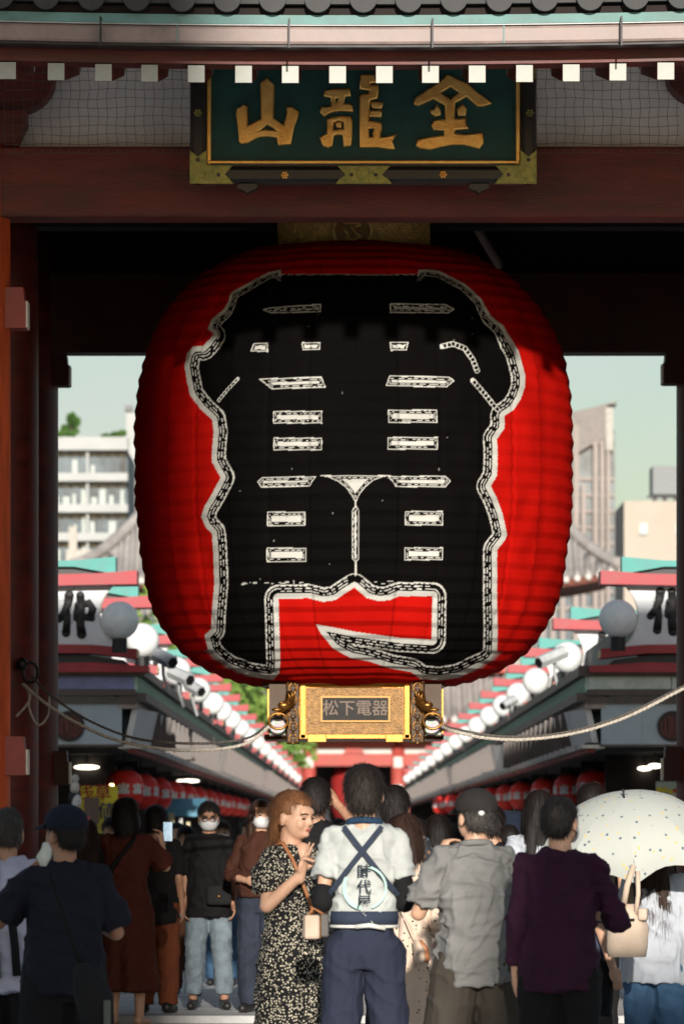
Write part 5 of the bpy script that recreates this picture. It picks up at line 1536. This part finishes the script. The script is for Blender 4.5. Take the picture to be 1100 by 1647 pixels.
def x_mask(m=None):
    def f_(b, s, hd, he, S3, AR, inv, hl):
        mb = MB(); he(mb, (0,.036,1.533), (.074,.080,.066), 22, 14); he(mb, (0,.095,1.545), (.02,.026,.03))
        remesh_part('face_mask', mb, m or MASKW, b, .008, 2, cut(lambda p: hl(p).y > .035 and 1.485 < hl(p).z < 1.578))
        lp_ = MB()
        for sx in (-1, 1): lp_.tube([hd((sx*.062,.06,1.56)), hd((sx*.079,.02,1.585)), hd((sx*.084,-.008,1.59))], .0022*s, 5).tube([hd((sx*.062,.055,1.515)), hd((sx*.079,.02,1.53)), hd((sx*.084,-.01,1.55))], .0022*s, 5)
        link('mask_loops', lp_.mesh('mask_loops'), m or MASKW, b)
    return f_
def x_face(lips=True, brow=HBLACK, lid=False):
    def f_(b, s, hd, he, S3, AR, inv, hl):
        for sx in (-1, 1):
            mb = MB()
            he(mb, (sx*.033,.0905,1.583), (.014,.008,.0045 if lid else .0065), 10, 8)
            link('eye', mb.mesh('eye', True), EYE, b)
            mb = MB(); mb.tube([hd((sx*.016,.101,1.604)), hd((sx*.033,.1005,1.608)), hd((sx*.052,.084,1.603))], .0034*s, 6)
            link('eyebrow', mb.mesh('eyebrow', True), brow, b)
        if lips:
            mb = MB(); he(mb, (0,.098,1.531), (.021,.006,.0038), 12, 6); he(mb, (0,.0975,1.524), (.018,.006,.0042), 12, 6)
            link('lips', mb.mesh('lips', True), LIPS, b)
    return f_
def x_strap(pts, m, w=.014, name='strap'):
    def f_(b, s, hd, he, S3, AR, inv, hl):
        mb = MB(); mb.tube([S3(p) for p in pts], w*s, 6)
        # flatten the strap against the body
        link(name, mb.mesh(name, True), m, b)
    return f_
def x_belt(m, z0, z1, rx=.172, ry=.124, name='belt'):
    def f_(b, s, hd, he, S3, AR, inv, hl):
        mb = MB(); mb.rings([ringpts(0,0,z0*s,rx*s,ry*s), ringpts(0,0,(z0+z1)/2*s,rx*1.02*s,ry*1.02*s), ringpts(0,0,z1*s,rx*s,ry*s)])
        link(name, mb.mesh(name, True), m, b)
    return f_
def x_tube(nm, fa, fb, r, m, name='arm_cover'):
    def f_(b, s, hd, he, S3, AR, inv, hl):
        Sx, E, Wr = AR[nm]; mb = MB()
        p0 = Sx.lerp(E, fa) if fa <= 1 else E.lerp(Wr, fa-1); p1 = E.lerp(Wr, fb-1)
        mb.cap(S3(p0), S3(E), r*s*1.05, r*s).cap(S3(E), S3(p1), r*s, r*s*.8)
        link(name, mb.mesh(name, True), m, b)
    return f_

def phone(loc, label, rot=(0,0,0), m=None, lens=True, scr=False):
    r_ = empty('phone', loc, 0, label, 'phone'); r_.rotation_euler = rot
    body_ = link('case', MB().box(-.037,.037,-.0045,.0045,-.075,.075).mesh('case'), m or mat('phone_black',(.02,.02,.022),.3), r_, bevel=.004)
    if lens:
        lm2 = MB(); 
        for a_, c_ in ((.018,.052),(.018,.032),(.004,.042)): lm2.prism([(a_+.008*math.cos(R(t)), c_+.008*math.sin(R(t))) for t in range(0,360,30)], 'y', -.0075, -.0045)
        link('camera_lenses', lm2.mesh('camera_lenses'), mat('lens_black',(.01,.01,.012),.15), r_)
    if scr:
        link('screen', MB().box(-.033,.033,-.0062,-.0047,-.070,.070).mesh('screen'), mat('phone_screen',(.25,.4,.5),.2,var=.5,scale=20,emit=((.3,.5,.65),.5)), r_)
    return r_
# ================================================================ the crowd
W2 = lambda b, p: b.matrix_world_l @ Vector(p) if False else (Matrix.Rotation(b.rotation_euler.z, 4, 'Z') @ Vector(p)) + b.location
NAVY = cloth('navy_tee', (.012,.013,.021)); BLK = cloth('black_cloth', (.009,.009,.010)); RUST = cloth('rust_dress', (.075,.018,.011))
LAV = cloth('lavender_shirt', (.42,.43,.55)); WHT_ = cloth('white_tee', (.44,.465,.45)); NAVYP = cloth('navy_work_trousers', (.022,.027,.048))
GREYS = cloth('grey_shirt', (.19,.19,.185)); KHAKI = cloth('dark_khaki_trousers', (.055,.047,.038)); PURP = cloth('plum_sweater', (.038,.010,.028), sheen=.0)
JEANL = cloth('light_jeans', (.20,.25,.29), var=.25); JEANB = cloth('blue_jeans', (.05,.11,.20), var=.25); JEAND = cloth('dark_jeans', (.028,.035,.055), var=.25)
WHTS = cloth('white_blouse', (.42,.45,.50)); BRNT = cloth('dark_brown_top', (.05,.018,.011)); DENIMC = cloth('denim_collar', (.02,.05,.10))
RUSTP = cloth('rust_shorts', (.16,.045,.02))
FLORAL = pattern('floral_dress', (.010,.010,.011), (.58,.53,.41), 88, .31, .41)
DOTS = pattern('dotted_dress', (.60,.47,.37), (.03,.028,.03), 38, .17, .23)
PAIS = pattern('patterned_shirt', (.028,.03,.035), (.14,.09,.06), 30, .25, .5, second=(.09,.12,.14))
UMBM = pattern('printed_umbrella', (.44,.46,.425), (.10,.14,.18), 27, .16, .24, second=(.62,.46,.16))
LEATH = mat('tan_leather', (.36,.14,.055), .5, var=.15)
BEIGE = mat('beige_leather', (.55,.42,.32), .55, var=.12)
PINKC = mat('pink_case', (.75,.48,.46), .4)
IVORY = cloth('ivory_canvas', (.58,.46,.36))
BADGR = mat('badge_red', (.5,.03,.03), .6); BADGW = mat('badge_white', (.65,.65,.62), .6)
SHORTHANG = {}

# server in white tee with crossed straps
def x_server(b, s, hd, he, S3, AR, inv, hl):
    AP = cloth('apron_navy', (.03,.04,.065))
    mb = MB()
    def band(p0, p1, w, mb, n=14, bow=.0):
        rs_ = []
        for i in range(n+1):
            t = i/n; p = Vector(p0).lerp(Vector(p1), t)
            # hug the back of the torso
            rx, ry = .164, .124
            x = max(-.155, min(.155, p.x)); y = -ry*(1-(abs(x)/rx)**2.3)**(1/2.3)-.006 if p.z > 0 else 0
            if p.z > 1.38: y *= 1-(p.z-1.38)*2.6
            rs_.append(Vector((p.x, y, p.z)))
        d_ = (Vector(p1)-Vector(p0)).normalized(); sd = Vector((d_.z,0,-d_.x))*w
        vs = []
        for p in rs_:
            vs += [S3(p-sd), S3(p+sd), S3(p+sd+Vector((0,-.009,0))), S3(p-sd+Vector((0,-.009,0)))]
        fs = []
        for i in range(n):
            for j in range(4): fs.append((4*i+j,4*i+(j+1)%4,4*i+4+(j+1)%4,4*i+4+j))
        mb.add(vs, fs)
    m1 = MB(); band((-.085,0,1.435), (.155,0,1.13), .011, m1); link('apron_strap', m1.mesh('apron_strap'), AP, b)
    m1 = MB(); band((.085,0,1.435), (-.155,0,1.13), .011, m1)
    m1.v = [(x, y-.006, z) for x, y, z in m1.v]; link('apron_strap', m1.mesh('apron_strap'), AP, b)
    # round print and three characters on the back
    ring_ = MB(); c = Vector((.0,0,1.165)); n_ = 40
    pts = []
    PR = cloth('mint_print', (.42,.62,.56))
    for a0_, a1_, r0_, r1_ in ((-70,80,.088,.098),(150,262,.082,.10)):
        vs = []; k = 16
        for i in range(k+1):
            t = R(a0_+(a1_-a0_)*i/k)
            for r in (r0_, r1_):
                x = r*math.cos(t)+.01; z = 1.165+r*math.sin(t); y = -.127*(1-(abs(x)/.170)**2.3)**(1/2.3)-.013
                vs.append(S3((x, y, z)))
        ring_.add(vs, [(2*i,2*i+2,2*i+3,2*i+1) for i in range(k)])
    link('back_print', ring_.mesh('back_print'), PR, b)
    for k, ch in enumerate('時代屋'):
        o = text('back_lettering', ch, .066*s, S3((.008,-.141,1.232-k*.068)), cloth('ink_print',(.02,.03,.04)), b, .001)
    # waist band with white under-edge
    x_belt(AP, 1.0, 1.06, .150, .120, 'waist_band')(b, s, hd, he, S3, AR, inv, hl)
    x_belt(cloth('white_cord',(.62,.62,.58)), .986, .999, .152, .122, 'white_cord')(b, s, hd, he, S3, AR, inv, hl)
    mbk = MB(); mbk.tube([S3((-.03,-.126,.992)), S3((.03,-.136,.999)), S3((.10,-.118,.985))], .011*s, 6); link('cord_knot', mbk.mesh('cord_knot', True), cloth('white_cord',(.62,.62,.58)), b)
server = person('server in white tee with crossed navy straps, seen from behind', 586, 1233, 24.3, -4, top=dict(m=WHT_, sleeve=.62, sr=.078, hem=1.0, loose=.98, collar=DENIMC, fold=.010), bottom=dict(m=NAVYP, loose=1.12), hair=('short', hairmat('hair_soft_black', (.022,.016,.013), (.006,.005,.004))),
    arms={'L': dict(e=(-.185,-.05,1.10), w=(-.12,.20,1.14), pose='grip'), 'R': dict(e=(.18,-.02,1.10), w=(.10,.20,1.14), pose='grip')}, extra=[x_server, x_tube('L',.86,1.7,.047,BLK), x_tube('R',.70,1.7,.047,BLK)], voxel=.008, seed=3, stance=.03, girth=.92)

# woman in floral dress, hand raised in a V sign
def x_vneck(b, s, hd, he, S3, AR, inv, hl):
    mb = MB(); mb.ell(S3((0,.065,1.40)), (.05*s,.055*s,.06*s), 14, 10); remesh_part('neckline', mb, SKIN, b, .010, 2)
floral = person('auburn haired woman in black floral dress raising two fingers', 470, 1275, 25.0, -132, head=(4,-6), face=True,
    top=dict(kind='dress', m=FLORAL, hem=.12, loose=.92, sleeve=.72, sr=.082, puff=True, waist=1.07, fold=.010), bottom=None, hair=('bob', HAUB, 'tuck'),
    arms={'R': dict(e=(.215,.03,1.15), w=(.14,.185,1.30), hd=(.0,.3,1), palm=(-.2,.8,-.2), pose='peace'), 'L': dict(e=(-.21,.03,1.12), w=(-.12,.22,1.05), pose='grip')},
    extra=[x_face(True, HBROWN, True), x_vneck, x_strap([(.09,-.04,1.44),(.10,.03,1.455),(.11,.10,1.38),(.095,.145,1.28),(.06,.165,1.18),(.025,.175,1.09)], LEATH, .010)], voxel=.0065, seed=7)
bag = empty('shoulder_bag', P(506,1491,23.95), R(15), 'small beige and grey shoulder bag at the hip of the woman in floral dress', 'bag')
link('front', MB().box(-.05,.022,-.02,.035,-.055,.055).mesh('front'), BEIGE, bag, bevel=.012)
link('flap', MB().box(.0222,.062,-.022,.037,-.045,.058).mesh('flap'), mat('bag_grey',(.10,.09,.085),.6), bag, bevel=.008)
link('handle', MB().tube([(-.03,0,.05),(-.01,-.01,.085),(.02,0,.07),(.045,0,.055)], .006, 6).mesh('handle', True), LEATH, bag)
link('zip', MB().tube([(.022,-.024,-.05),(.022,-.024,.055)], .003, 6).mesh('zip'), GOLD, bag)

# grey-shirted man with cap
grey = person('man in creased grey shirt and dark cap, hand at his face, seen from behind', 764, 1270, 24.0, 12, head=(18,0), skin=SKIN, girth=1.06,
    top=dict(m=GREYS, sleeve=.80, sr=.088, hem=.80, loose=1.06, fold=.017, fz=16, collar=GREYS), bottom=dict(m=KHAKI, loose=1.45), hair=('cropped', HGREY),
    arms={'L': dict(e=(-.25,.10,1.13), w=(-.135,.13,1.385), hd=(.3,.1,1), pose='grip', palm=(1,.3,0)), 'R': dict(e=(.24,.05,1.10), w=(.15,.22,1.08))},
    extra=[x_cap(cloth('faded_black_cap',(.022,.020,.019)), 1, ((-.03,-.108,1.600), BADGW))], voxel=.008, seed=12, stance=.10, toplift=.01)
def x_patch(b, s, hd, he, S3, AR, inv, hl):
    pass
# plum sweater
plum = person('close cropped man in dark plum sweater, seen from behind', 900, 1281, 23.4, -6, head=(-20,0), skin=SKIN, girth=1.05,
    top=dict(kind='sweater', m=PURP, sleeve=1.75, hem=.80, loose=1.10, fold=.013), bottom=dict(m=BLK, loose=1.2), hair=('cropped', HBLACK),
    arms={'R': dict(e=(.27,.03,1.12), w=(.20,.22,1.14), pose='grip')}, extra=[x_mask()], voxel=.008, seed=15)
# navy tee man with cap eating
navy = person('man in navy tee and red dotted navy cap eating a white snack', 104, 1294, 22.6, 18, head=(28,3), skin=SKIN2, girth=1.08,
    top=dict(m=NAVY, sleeve=.85, sr=.095, hem=.84, loose=1.08, fold=.013), bottom=dict(m=BLK, loose=1.3), hair=('cropped', HBLACK),
    arms={'L': dict(e=(-.29,.10,1.17), w=(-.115,.26,1.37), hd=(.5,.2,.5), pose='grip', palm=(.6,-.5,0)), 'R': dict(e=(.26,.04,1.12), w=(.12,.24,1.22), pose='grip')},
    extra=[x_cap(cloth('navy_cap',(.010,.013,.026)), 1, ((.055,-.085,1.655), BADGR))], voxel=.008, seed=19, stance=.05, toplift=.015)
wl = W2(navy, (-.16*.93,.245*.93,1.34*.93))
wt = empty('wristwatch', wl, 0, 'black wristwatch on the forearm of the man in navy tee', 'watch')
link('band', MB().lathe([(.037,-.012),(.040,0),(.037,.012)], n=20, cap=False).mesh('band', True), BLK, wt); link('case', MB().lathe([(.02,-.006),(.02,.006)], (0,-.04,0), 14).mesh('case'), IRON, wt)
sn = empty('snack', P(70,1374,22.3), 0, 'white paper wrapped snack held by the man in navy tee', 'snack')
link('wrapper', MB().rings([ringpts(0,0,-.05,.012,.010,14,2,.1,5),ringpts(0,0,-.01,.026,.02,14,2,.25,4),ringpts(.01,0,.02,.02,.016,14,2,.25,3),ringpts(.01,0,.05,.010,.01,14,2,.1,5)]).mesh('wrapper', True), cloth('paper_white',(.6,.64,.58)), sn)
sb = empty('sling_bag', P(158,1600,22.0), R(-20), 'dark sling bag hanging behind the man in navy tee', 'bag')
link('pouch', MB().rings([ringpts(0,0,-.16,.03,.03),ringpts(0,0,-.12,.07,.045),ringpts(-.02,0,.0,.085,.05),ringpts(-.05,0,.10,.06,.04),ringpts(-.07,0,.13,.02,.02)]).mesh('pouch', True), cloth('dark_nylon',(.016,.016,.017)), sb)
link('strap', MB().tube([(-.08,.02,.12),(-.13,.03,.22),(-.18,.05,.34),(-.24,.05,.50)], .012, 6).mesh('strap', True), BLK, sb)
link('trim', MB().box(.045,.075,-.055,-.035,-.13,-.02).mesh('trim'), mat('bag_grey_trim',(.10,.105,.09),.5), sb, bevel=.008)
# man at the left edge
lav = person('grey haired man in lavender shirt at the left edge', 12, 1300, 24.6, -8, head=(10,0), skin=SKIN2, girth=1.05,
    top=dict(m=LAV, sleeve=.8, sr=.085, hem=.78, loose=1.12, fold=.014), bottom=dict(m=BLK), hair=('cropped', HGREY), extra=[x_mask(), x_strap([(-.03,-.03,1.455),(-.06,-.12,1.38),(-.05,-.16,1.2),(-.03,-.17,1.0),(-.02,-.16,.85)], cloth('sage_strap',(.14,.22,.18)), .028), x_strap([(.06,-.16,1.12),(.075,-.165,1.0),(.085,-.165,.86)], BLK, .022)], voxel=.009, seed=23)
# rust dress woman taking a photo
rust = person('woman with short black bob in long rust dress photographing with a phone', 205, 1285, 39.0, -14, head=(-12,0), skin=SKIN, girth=1.08,
    top=dict(kind='dress', m=RUST, hem=.26, loose=.88, sleeve=.95, sr=.10, waist=1.05, fold=.010), hair=('bob', HBLACK),
    arms={'R': dict(e=(.27,.10,1.19), w=(.19,.26,1.36), hd=(.0,.2,1), pose='grip', palm=(-1,0,0)), 'L': dict(e=(-.10,.20,1.18), w=(.08,.30,1.34), pose='grip')},
    extra=[x_strap([(.09,-.02,1.45),(.06,-.13,1.36),(-.05,-.16,1.22),(-.16,-.11,1.07)], BLK, .018), x_mask()], voxel=.010, seed=27)
phone(W2(rust, (.225,.30,1.43)), 'phone held up by the woman in the rust dress', (R(-6),0,0), lens=False, scr=True)
sandal = MB().cap((0,-.06,.0),(0,.13,-.015),.03,.028)
# further people behind, on and beyond the sill
p4 = person('man in black tee and rust trousers beside the rust dress woman', 252, 1297, 41.6, -10, skin=SKIN2, top=dict(m=BLK, sleeve=.9, sr=.085, hem=.74, loose=1.15), bottom=dict(m=RUSTP, loose=1.25), hair=('short', HBLACK), voxel=.012, seed=31)
p5 = person('masked man with glasses in black shirt and light jeans facing the camera', 336, 1291, 42.4, 182, head=(0,-8), face=True, skin=SKIN2, top=dict(m=BLK, sleeve=.95, sr=.09, hem=.76, loose=1.2), bottom=dict(m=JEANL, loose=1.12, cuff=.13), hair=('short', HBLACK), extra=[x_face(False), x_mask(),
    lambda b, s, hd, he, S3, AR, inv, hl: link('glasses', MB().tube([hd((.033+.024*math.cos(R(t)),.112,1.582+.019*math.sin(R(t)))) for t in range(0,361,30)], .003*s, 5, False).tube([hd((-.033+.024*math.cos(R(t)),.112,1.582+.019*math.sin(R(t)))) for t in range(0,361,30)], .003*s, 5, False).tube([hd((-.01,.113,1.586)), hd((.01,.113,1.586))], .003*s, 5).mesh('glasses', True), IRON, b),
    x_strap([(.16,.02,1.42),(.10,.12,1.30),(-.02,.14,1.12),(-.10,.145,.98)], BLK, .012)], voxel=.009, seed=33, stance=.03)
wb = empty('waist_pouch', W2(p5, (-.08,.18,.93)), 0, 'black pouch at the waist of the masked man with glasses', 'bag')
link('pouch', MB().box(-.10,.10,-.05,.03,-.09,.07).mesh('pouch'), cloth('dark_nylon',(.016,.016,.017)), wb, bevel=.025); link('buckle', MB().ell((.0,-.052,-.02),(.012,.006,.012)).mesh('buckle', True), GOLD, wb)
p6 = person('small masked woman peeking out behind the man with glasses', 357, 1321, 49, 180, face=True, top=dict(m=WHTS, sleeve=.8), bottom=dict(m=JEANB), hair=('short', HBROWN, 'fringe'), extra=[x_face(False), x_mask()], voxel=.011, seed=35)
p7 = person('long haired masked woman in dark brown top and jeans', 420, 1288, 41.8, 166, head=(28,0), face=True, top=dict(m=BRNT, sleeve=1.55, hem=.93, loose=1.18), bottom=dict(m=JEAND, loose=1.3), hair=('long', HBROWN), extra=[x_face(False), x_mask()],
    arms={'R': dict(e=(.26,.03,1.10), w=(.06,.22,1.06), pose='grip'), 'L': dict(e=(-.25,-.02,1.10), w=(-.22,.10,.90))}, voxel=.010, seed=37)
p8 = person('person in light shirt carrying a white fan behind the masked man', 300, 1330, 46, 184, top=dict(m=WHTS, sleeve=.8), bottom=dict(m=cloth('brown_trousers',(.10,.045,.025))), hair=('short', HBLACK), voxel=.013, seed=39)
p9 = person('brown haired person half hidden by the column on the left', 139, 1318, 41, 5, top=dict(m=BLK, sleeve=.9), bottom=dict(m=BLK), hair=('long', HBROWN), voxel=.013, seed=41)
p10 = person('man in black tee holding up a phone behind the floral dress', 508, 1253, 32.5, -4, skin=SKIN2, top=dict(m=BLK, sleeve=.8, sr=.085), bottom=dict(m=BLK), hair=('short', HBLACK), arms={'R': dict(e=(.25,.16,1.40), w=(.10,.28,1.56), pose='grip', hd=(-.4,.3,1)), 'L': dict(e=(-.20,.22,1.36), w=(-.02,.32,1.52), pose='grip')}, voxel=.010, seed=43)
p11 = person('man in dark patterned shirt raising a phone behind the server', 634, 1266, 31.0, -6, skin=SKIN, top=dict(m=PAIS, sleeve=.85, sr=.095, loose=1.2), bottom=dict(m=BLK), hair=('short', HBLACK), arms={'L': dict(e=(-.20,.20,1.28), w=(-.08,.28,1.47), pose='grip'), 'R': dict(e=(.26,.06,1.12), w=(.22,.2,.98))}, voxel=.010, seed=45)
p12 = person('woman in cream dotted dress mostly hidden behind the server', 654, 1312, 26.6, -20, top=dict(kind='dress', m=DOTS, hem=.10, loose=.66, sleeve=1.7, waist=1.07, fold=.013, fx=10, fz=5), hair=('bob', HBROWN), girth=.84, arms={'R': dict(e=(.18,.01,1.10), w=(.13,.18,1.02)), 'L': dict(e=(-.18,.05,1.12), w=(-.1,.2,1.15))},
    extra=[x_strap([(-.08,-.10,1.36),(.0,-.125,1.2),(.09,-.12,1.0),(.10,-.14,.86)], BEIGE, .006)], voxel=.009, seed=47)
ph_ = phone(P(639,1564,26.0), 'pink cased phone hanging on a cord from the dotted dress', (0,R(4),0), m=PINKC)
link('back_plate', MB().box(-.031,.031,-.0052,-.0046,-.069,.069).mesh('back_plate'), mat('silver_back',(.62,.60,.60),.3), ph_)
link('back_logo', MB().ell((0,-.0056,.0),(.008,.0012,.010)).mesh('back_logo', True), mat('logo_grey',(.25,.25,.26),.3), ph_)
link('cord', MB().tube([(-.03,0,.075),(.0,0,.14),(.02,0,.10),(.025,-.004,.02),(.03,0,-.04)], .004, 6).tube([(.0,0,.14),(.015,.02,.30),(.01,.05,.46)], .003, 6).mesh('cord', True), PINKC, ph_)
pb = empty('brown_bag', P(675,1531,26.4), R(20), 'small brown leather bag beside the dotted dress', 'bag')
for k in range(2):
    link('pouch', MB().rings([ringpts(.03*k,0.012*k,-.055,.014,.03,16),ringpts(.03*k,.012*k,-.035,.024,.045,16),ringpts(.028*k-.008,.012*k,.02,.022,.045,16),ringpts(.02*k-.022,.012*k,.06,.012,.03,16)]).mesh('pouch', True), LEATH if k else BEIGE, pb)
p13 = person('small person in pale tee with a mask behind the dotted dress', 668, 1318, 44, 150, head=(-40,0), top=dict(m=WHTS, sleeve=.8), bottom=dict(m=BLK), hair=('short', HBLACK, 'fringe'), extra=[x_mask()], voxel=.011, seed=49)
p14 = person('black haired woman beside the raised hand of the man in grey', 704, 1313, 37, 4, top=dict(m=cloth('dark_teal_top',(.03,.045,.045)), sleeve=.8), bottom=dict(kind='skirt', m=cloth('grey_skirt',(.10,.09,.085)), hem=.3), hair=('bob', HBLACK), voxel=.011, seed=51)
p15 = person('dark haired man just behind the cap of the man in grey', 790, 1297, 35, 6, top=dict(m=BLK, sleeve=.8, loose=1.1), bottom=dict(m=BLK), hair=('short', HBLACK), voxel=.011, seed=53)
p16 = person('short man in pale shirt under the small navy umbrella', 817, 1327, 39.5, 20, skin=SKIN2, top=dict(m=WHTS, sleeve=.8), bottom=dict(m=BLK), hair=('cropped', HBLACK), voxel=.012, seed=55)
p17 = person('long haired woman in white top left of the plum sweater', 866, 1274, 33, 12, top=dict(m=WHTS, sleeve=.8), bottom=dict(m=BLK), hair=('long', HBLACK), voxel=.010, seed=57)
p18 = person('young person in a pale mask looking right below the white umbrella', 948, 1331, 27.4, -66, face=True, top=dict(m=cloth('slate_blue_top',(.05,.06,.10)), sleeve=.9), bottom=dict(m=BLK), hair=('short', HBLACK, 'fringe'), extra=[x_face(False), x_mask(cloth('pale_blue_mask',(.40,.46,.48)))], voxel=.008, seed=59)
p19 = person('dark haired person whose head shows above the white umbrella', 951, 1262, 34, 0, top=dict(m=BLK, sleeve=.9), bottom=dict(m=BLK), hair=('short', HBLACK), voxel=.012, seed=61)
p20 = person('woman in white blouse and jeans under the white printed umbrella', 1052, 1334, 26.8, -14, head=(-15,0), top=dict(m=WHTS, sleeve=1.5, hem=.80, loose=1.15, fold=.014), bottom=dict(m=JEANB, loose=1.1), hair=('long', HBROWN), arms={'L': dict(e=(-.22,.06,1.10), w=(-.14,.22,1.22), pose='grip')},
    extra=[x_strap([(-.09,.03,1.45),(-.11,-.09,1.40),(-.13,-.15,1.25),(-.14,-.17,1.05)], cloth('khaki_strap',(.20,.15,.11)), .020)], voxel=.009, seed=63)
# more of the crowd further down the alley
rnd = random.Random(77)
far = [(398,1322,52,180,'far walker in white left of the brown top'),(440,1326,60,0,'far walker in dark clothes down the alley, left of the middle'),(545,1318,56,180,'far walker behind the raised phone'),(600,1322,66,0,'far walker hidden behind the server'),(690,1324,58,178,'far walker in white beside the patterned shirt'),(730,1327,62,0,'far walker in grey behind the cap'),(760,1320,55,180,'far walker in dark clothes right of the cap'),(845,1322,48,2,'far walker in blue by the long haired woman'),(995,1316,46,0,'far walker in dark clothes behind the umbrella'),(1075,1312,44,0,'far walker in dark clothes at the right column'),(180,1316,47,180,'far walker in dark clothes behind the rust dress'),(285,1325,52,182,'far walker in white behind the man in black'),(655,1322,70,0,'far walker in blue by the inner gate'),(475,1324,68,180,'far walker in black behind the auburn hair')]
fm_ = [WHTS, BLK, NAVY, GREYS, JEANB]
for i, (u_, v_, Y, rz, lab) in enumerate(far):
    m_ = WHTS if 'white' in lab else GREYS if 'grey' in lab else JEANB if 'blue' in lab else BLK
    person(lab, u_, v_, Y, rz, top=dict(m=m_, sleeve=.8, fold=.006), bottom=dict(m=rnd.choice([BLK, JEAND, KHAKI]), shoe=False), hair=(rnd.choice(['short','bob']), HBLACK), voxel=.018, seed=80+i, group='far walkers in the alley')
run_jobs()
# white backpack-like tote
tb = empty('tote_bag', P(1010,1490,26.0), R(-10), 'ivory canvas tote with wide straps hanging at the white blouse', 'bag')
mb = MB().rings([ringpts(0,0,-.15,.085,.06,28,3,.03,5),ringpts(0,0,-.10,.10,.075,28,3,.04,5),ringpts(-.005,0,.0,.095,.07,28,3,.04,6),ringpts(-.02,0,.08,.07,.055,28,2.6,.06,6),ringpts(-.02,0,.11,.055,.03,28,2.4,.05,6)])
mb.v = [(x+.05*z+.006*math.sin(z*40+x*20), y, z) for x, y, z in mb.v]
link('sack', mb.mesh('sack', True), IVORY, tb)
link('strap', MB().tube([(-.02,-.03,.10),(.0,-.05,.20),(.03,-.03,.30)], .016, 6).mesh('strap', True), IVORY, tb)
link('strap', MB().tube([(.04,-.04,.06),(.055,-.05,.16),(.05,-.03,.27)], .012, 6).mesh('strap', True), IVORY, tb)
link('pocket', MB().box(.055,.10,-.075,-.02,.03,.09).mesh('pocket'), IVORY, tb, bevel=.012)
link('draw_cord', MB().tube([(-.08,-.06,.07),(-.03,-.085,.03),(.04,-.08,.035)], .006, 6).mesh('draw_cord', True), BLK, tb)
# umbrellas
def umbrella(apex, axis, rad, depth, m, label, gores=8, shaft=.75):
    rt = empty('umbrella', apex, 0, label, 'umbrella')
    ax = Vector(axis).normalized(); q = Vector((0,0,1)).rotation_difference(ax)
    vs = []; fs = []; nr_ = 9; n_ = gores*6
    for i in range(nr_):
        t = i/(nr_-1); r = rad*math.sin(t*R(82))/math.sin(R(82)); z = -depth*(1-math.cos(t*R(82)))/(1-math.cos(R(82)))
        for j in range(n_):
            a = 2*math.pi*j/n_; fr = (j % 6)/6
            sag = 1-.085*math.sin(math.pi*fr)*t*1.6
            vs.append(q @ Vector((r*sag*math.cos(a), r*sag*math.sin(a), z+.085*math.sin(math.pi*fr)*t*t*rad)))
    for g in range(gores):
        me_v = []; me_f = []
        for i in range(nr_):
            for j in range(7): me_v.append(vs[i*n_+(g*6+j) % n_])
        for i in range(nr_-1):
            for j in range(6): me_f.append((i*7+j, i*7+j+1, (i+1)*7+j+1, (i+1)*7+j))
        link('canopy_panel', MB().add(me_v, me_f).mesh('canopy_panel', True), m, rt)
        rb = MB().tube([vs[i*n_+g*6]-q @ Vector((0,0,.004)) for i in range(1, nr_)], .0025, 5); link('rib', rb.mesh('rib'), IRON, rt)
        rt_tip = MB().ell(vs[(nr_-1)*n_+g*6], (.007,.007,.007), 8, 6); link('rib_tip', rt_tip.mesh('rib_tip', True), BADGW, rt)
    link('shaft', MB().tube([q @ Vector((0,0,.0)), q @ Vector((0,0,-shaft))], .006, 8).mesh('shaft'), IRON, rt)
    link('ferrule', MB().tube([q @ Vector((0,0,-.01)), q @ Vector((0,0,.035))], .005, 8).ell(q @ Vector((0,0,.04)), (.008,.008,.008), 8, 6).mesh('ferrule', True), IRON, rt)
    return rt
umbrella(P(1003,1283,26.4), (-.12,-.34,.93), .46, .29, UMBM, 'white parasol printed with blue and yellow flowers above the white blouse')
umbrella(P(826,1308,45), (.1,-.2,1), .45, .16, cloth('navy_umbrella',(.02,.03,.055)), 'small navy umbrella over the short man in pale shirt')
# ================================================================ unseen buildings added behind the viewer to shade the left and the front right
def shade_block(x0, x1, y0, y1, h, floors, label, wallc):
    rt = empty('shade_building', ((x0+x1)/2, y1, 0), 0, label, 'building'); o = rt.location.copy()
    wm = mat('shade_block_wall_%d' % int(h*10), wallc, .8, var=.08, scale=.5)
    link('wall', MB().box(x0-o.x, x1-o.x, y0-o.y, 0, 0, h).mesh('wall'), wm, rt)
    link('parapet', MB().box(x0-o.x-.1, x1-o.x+.1, y0-o.y-.1, .1, h, h+.5).mesh('parapet'), BAND, rt)
    wmesh = MB().box(-.8,.8,.004,.06,-.75,.75).mesh('window')
    n_ = max(1, int((x1-x0)/2.6))
    for i in range(n_):
        for j in range(floors):
            link('window', wmesh, GLASS, rt, loc=((x0-o.x)+(i+.5)*(x1-x0)/n_, 0, (j+.6)*h/floors))
shade_block(-4.6, 1.55, -34, -20, 21, 7, 'slim seven storey block added unseen behind the viewer to shade the left', (.45,.43,.40))
shade_block(2.05, 6.2, -9, -5, 8.1, 2, 'small two storey block added unseen behind the viewer to shade the front right', (.50,.47,.43))
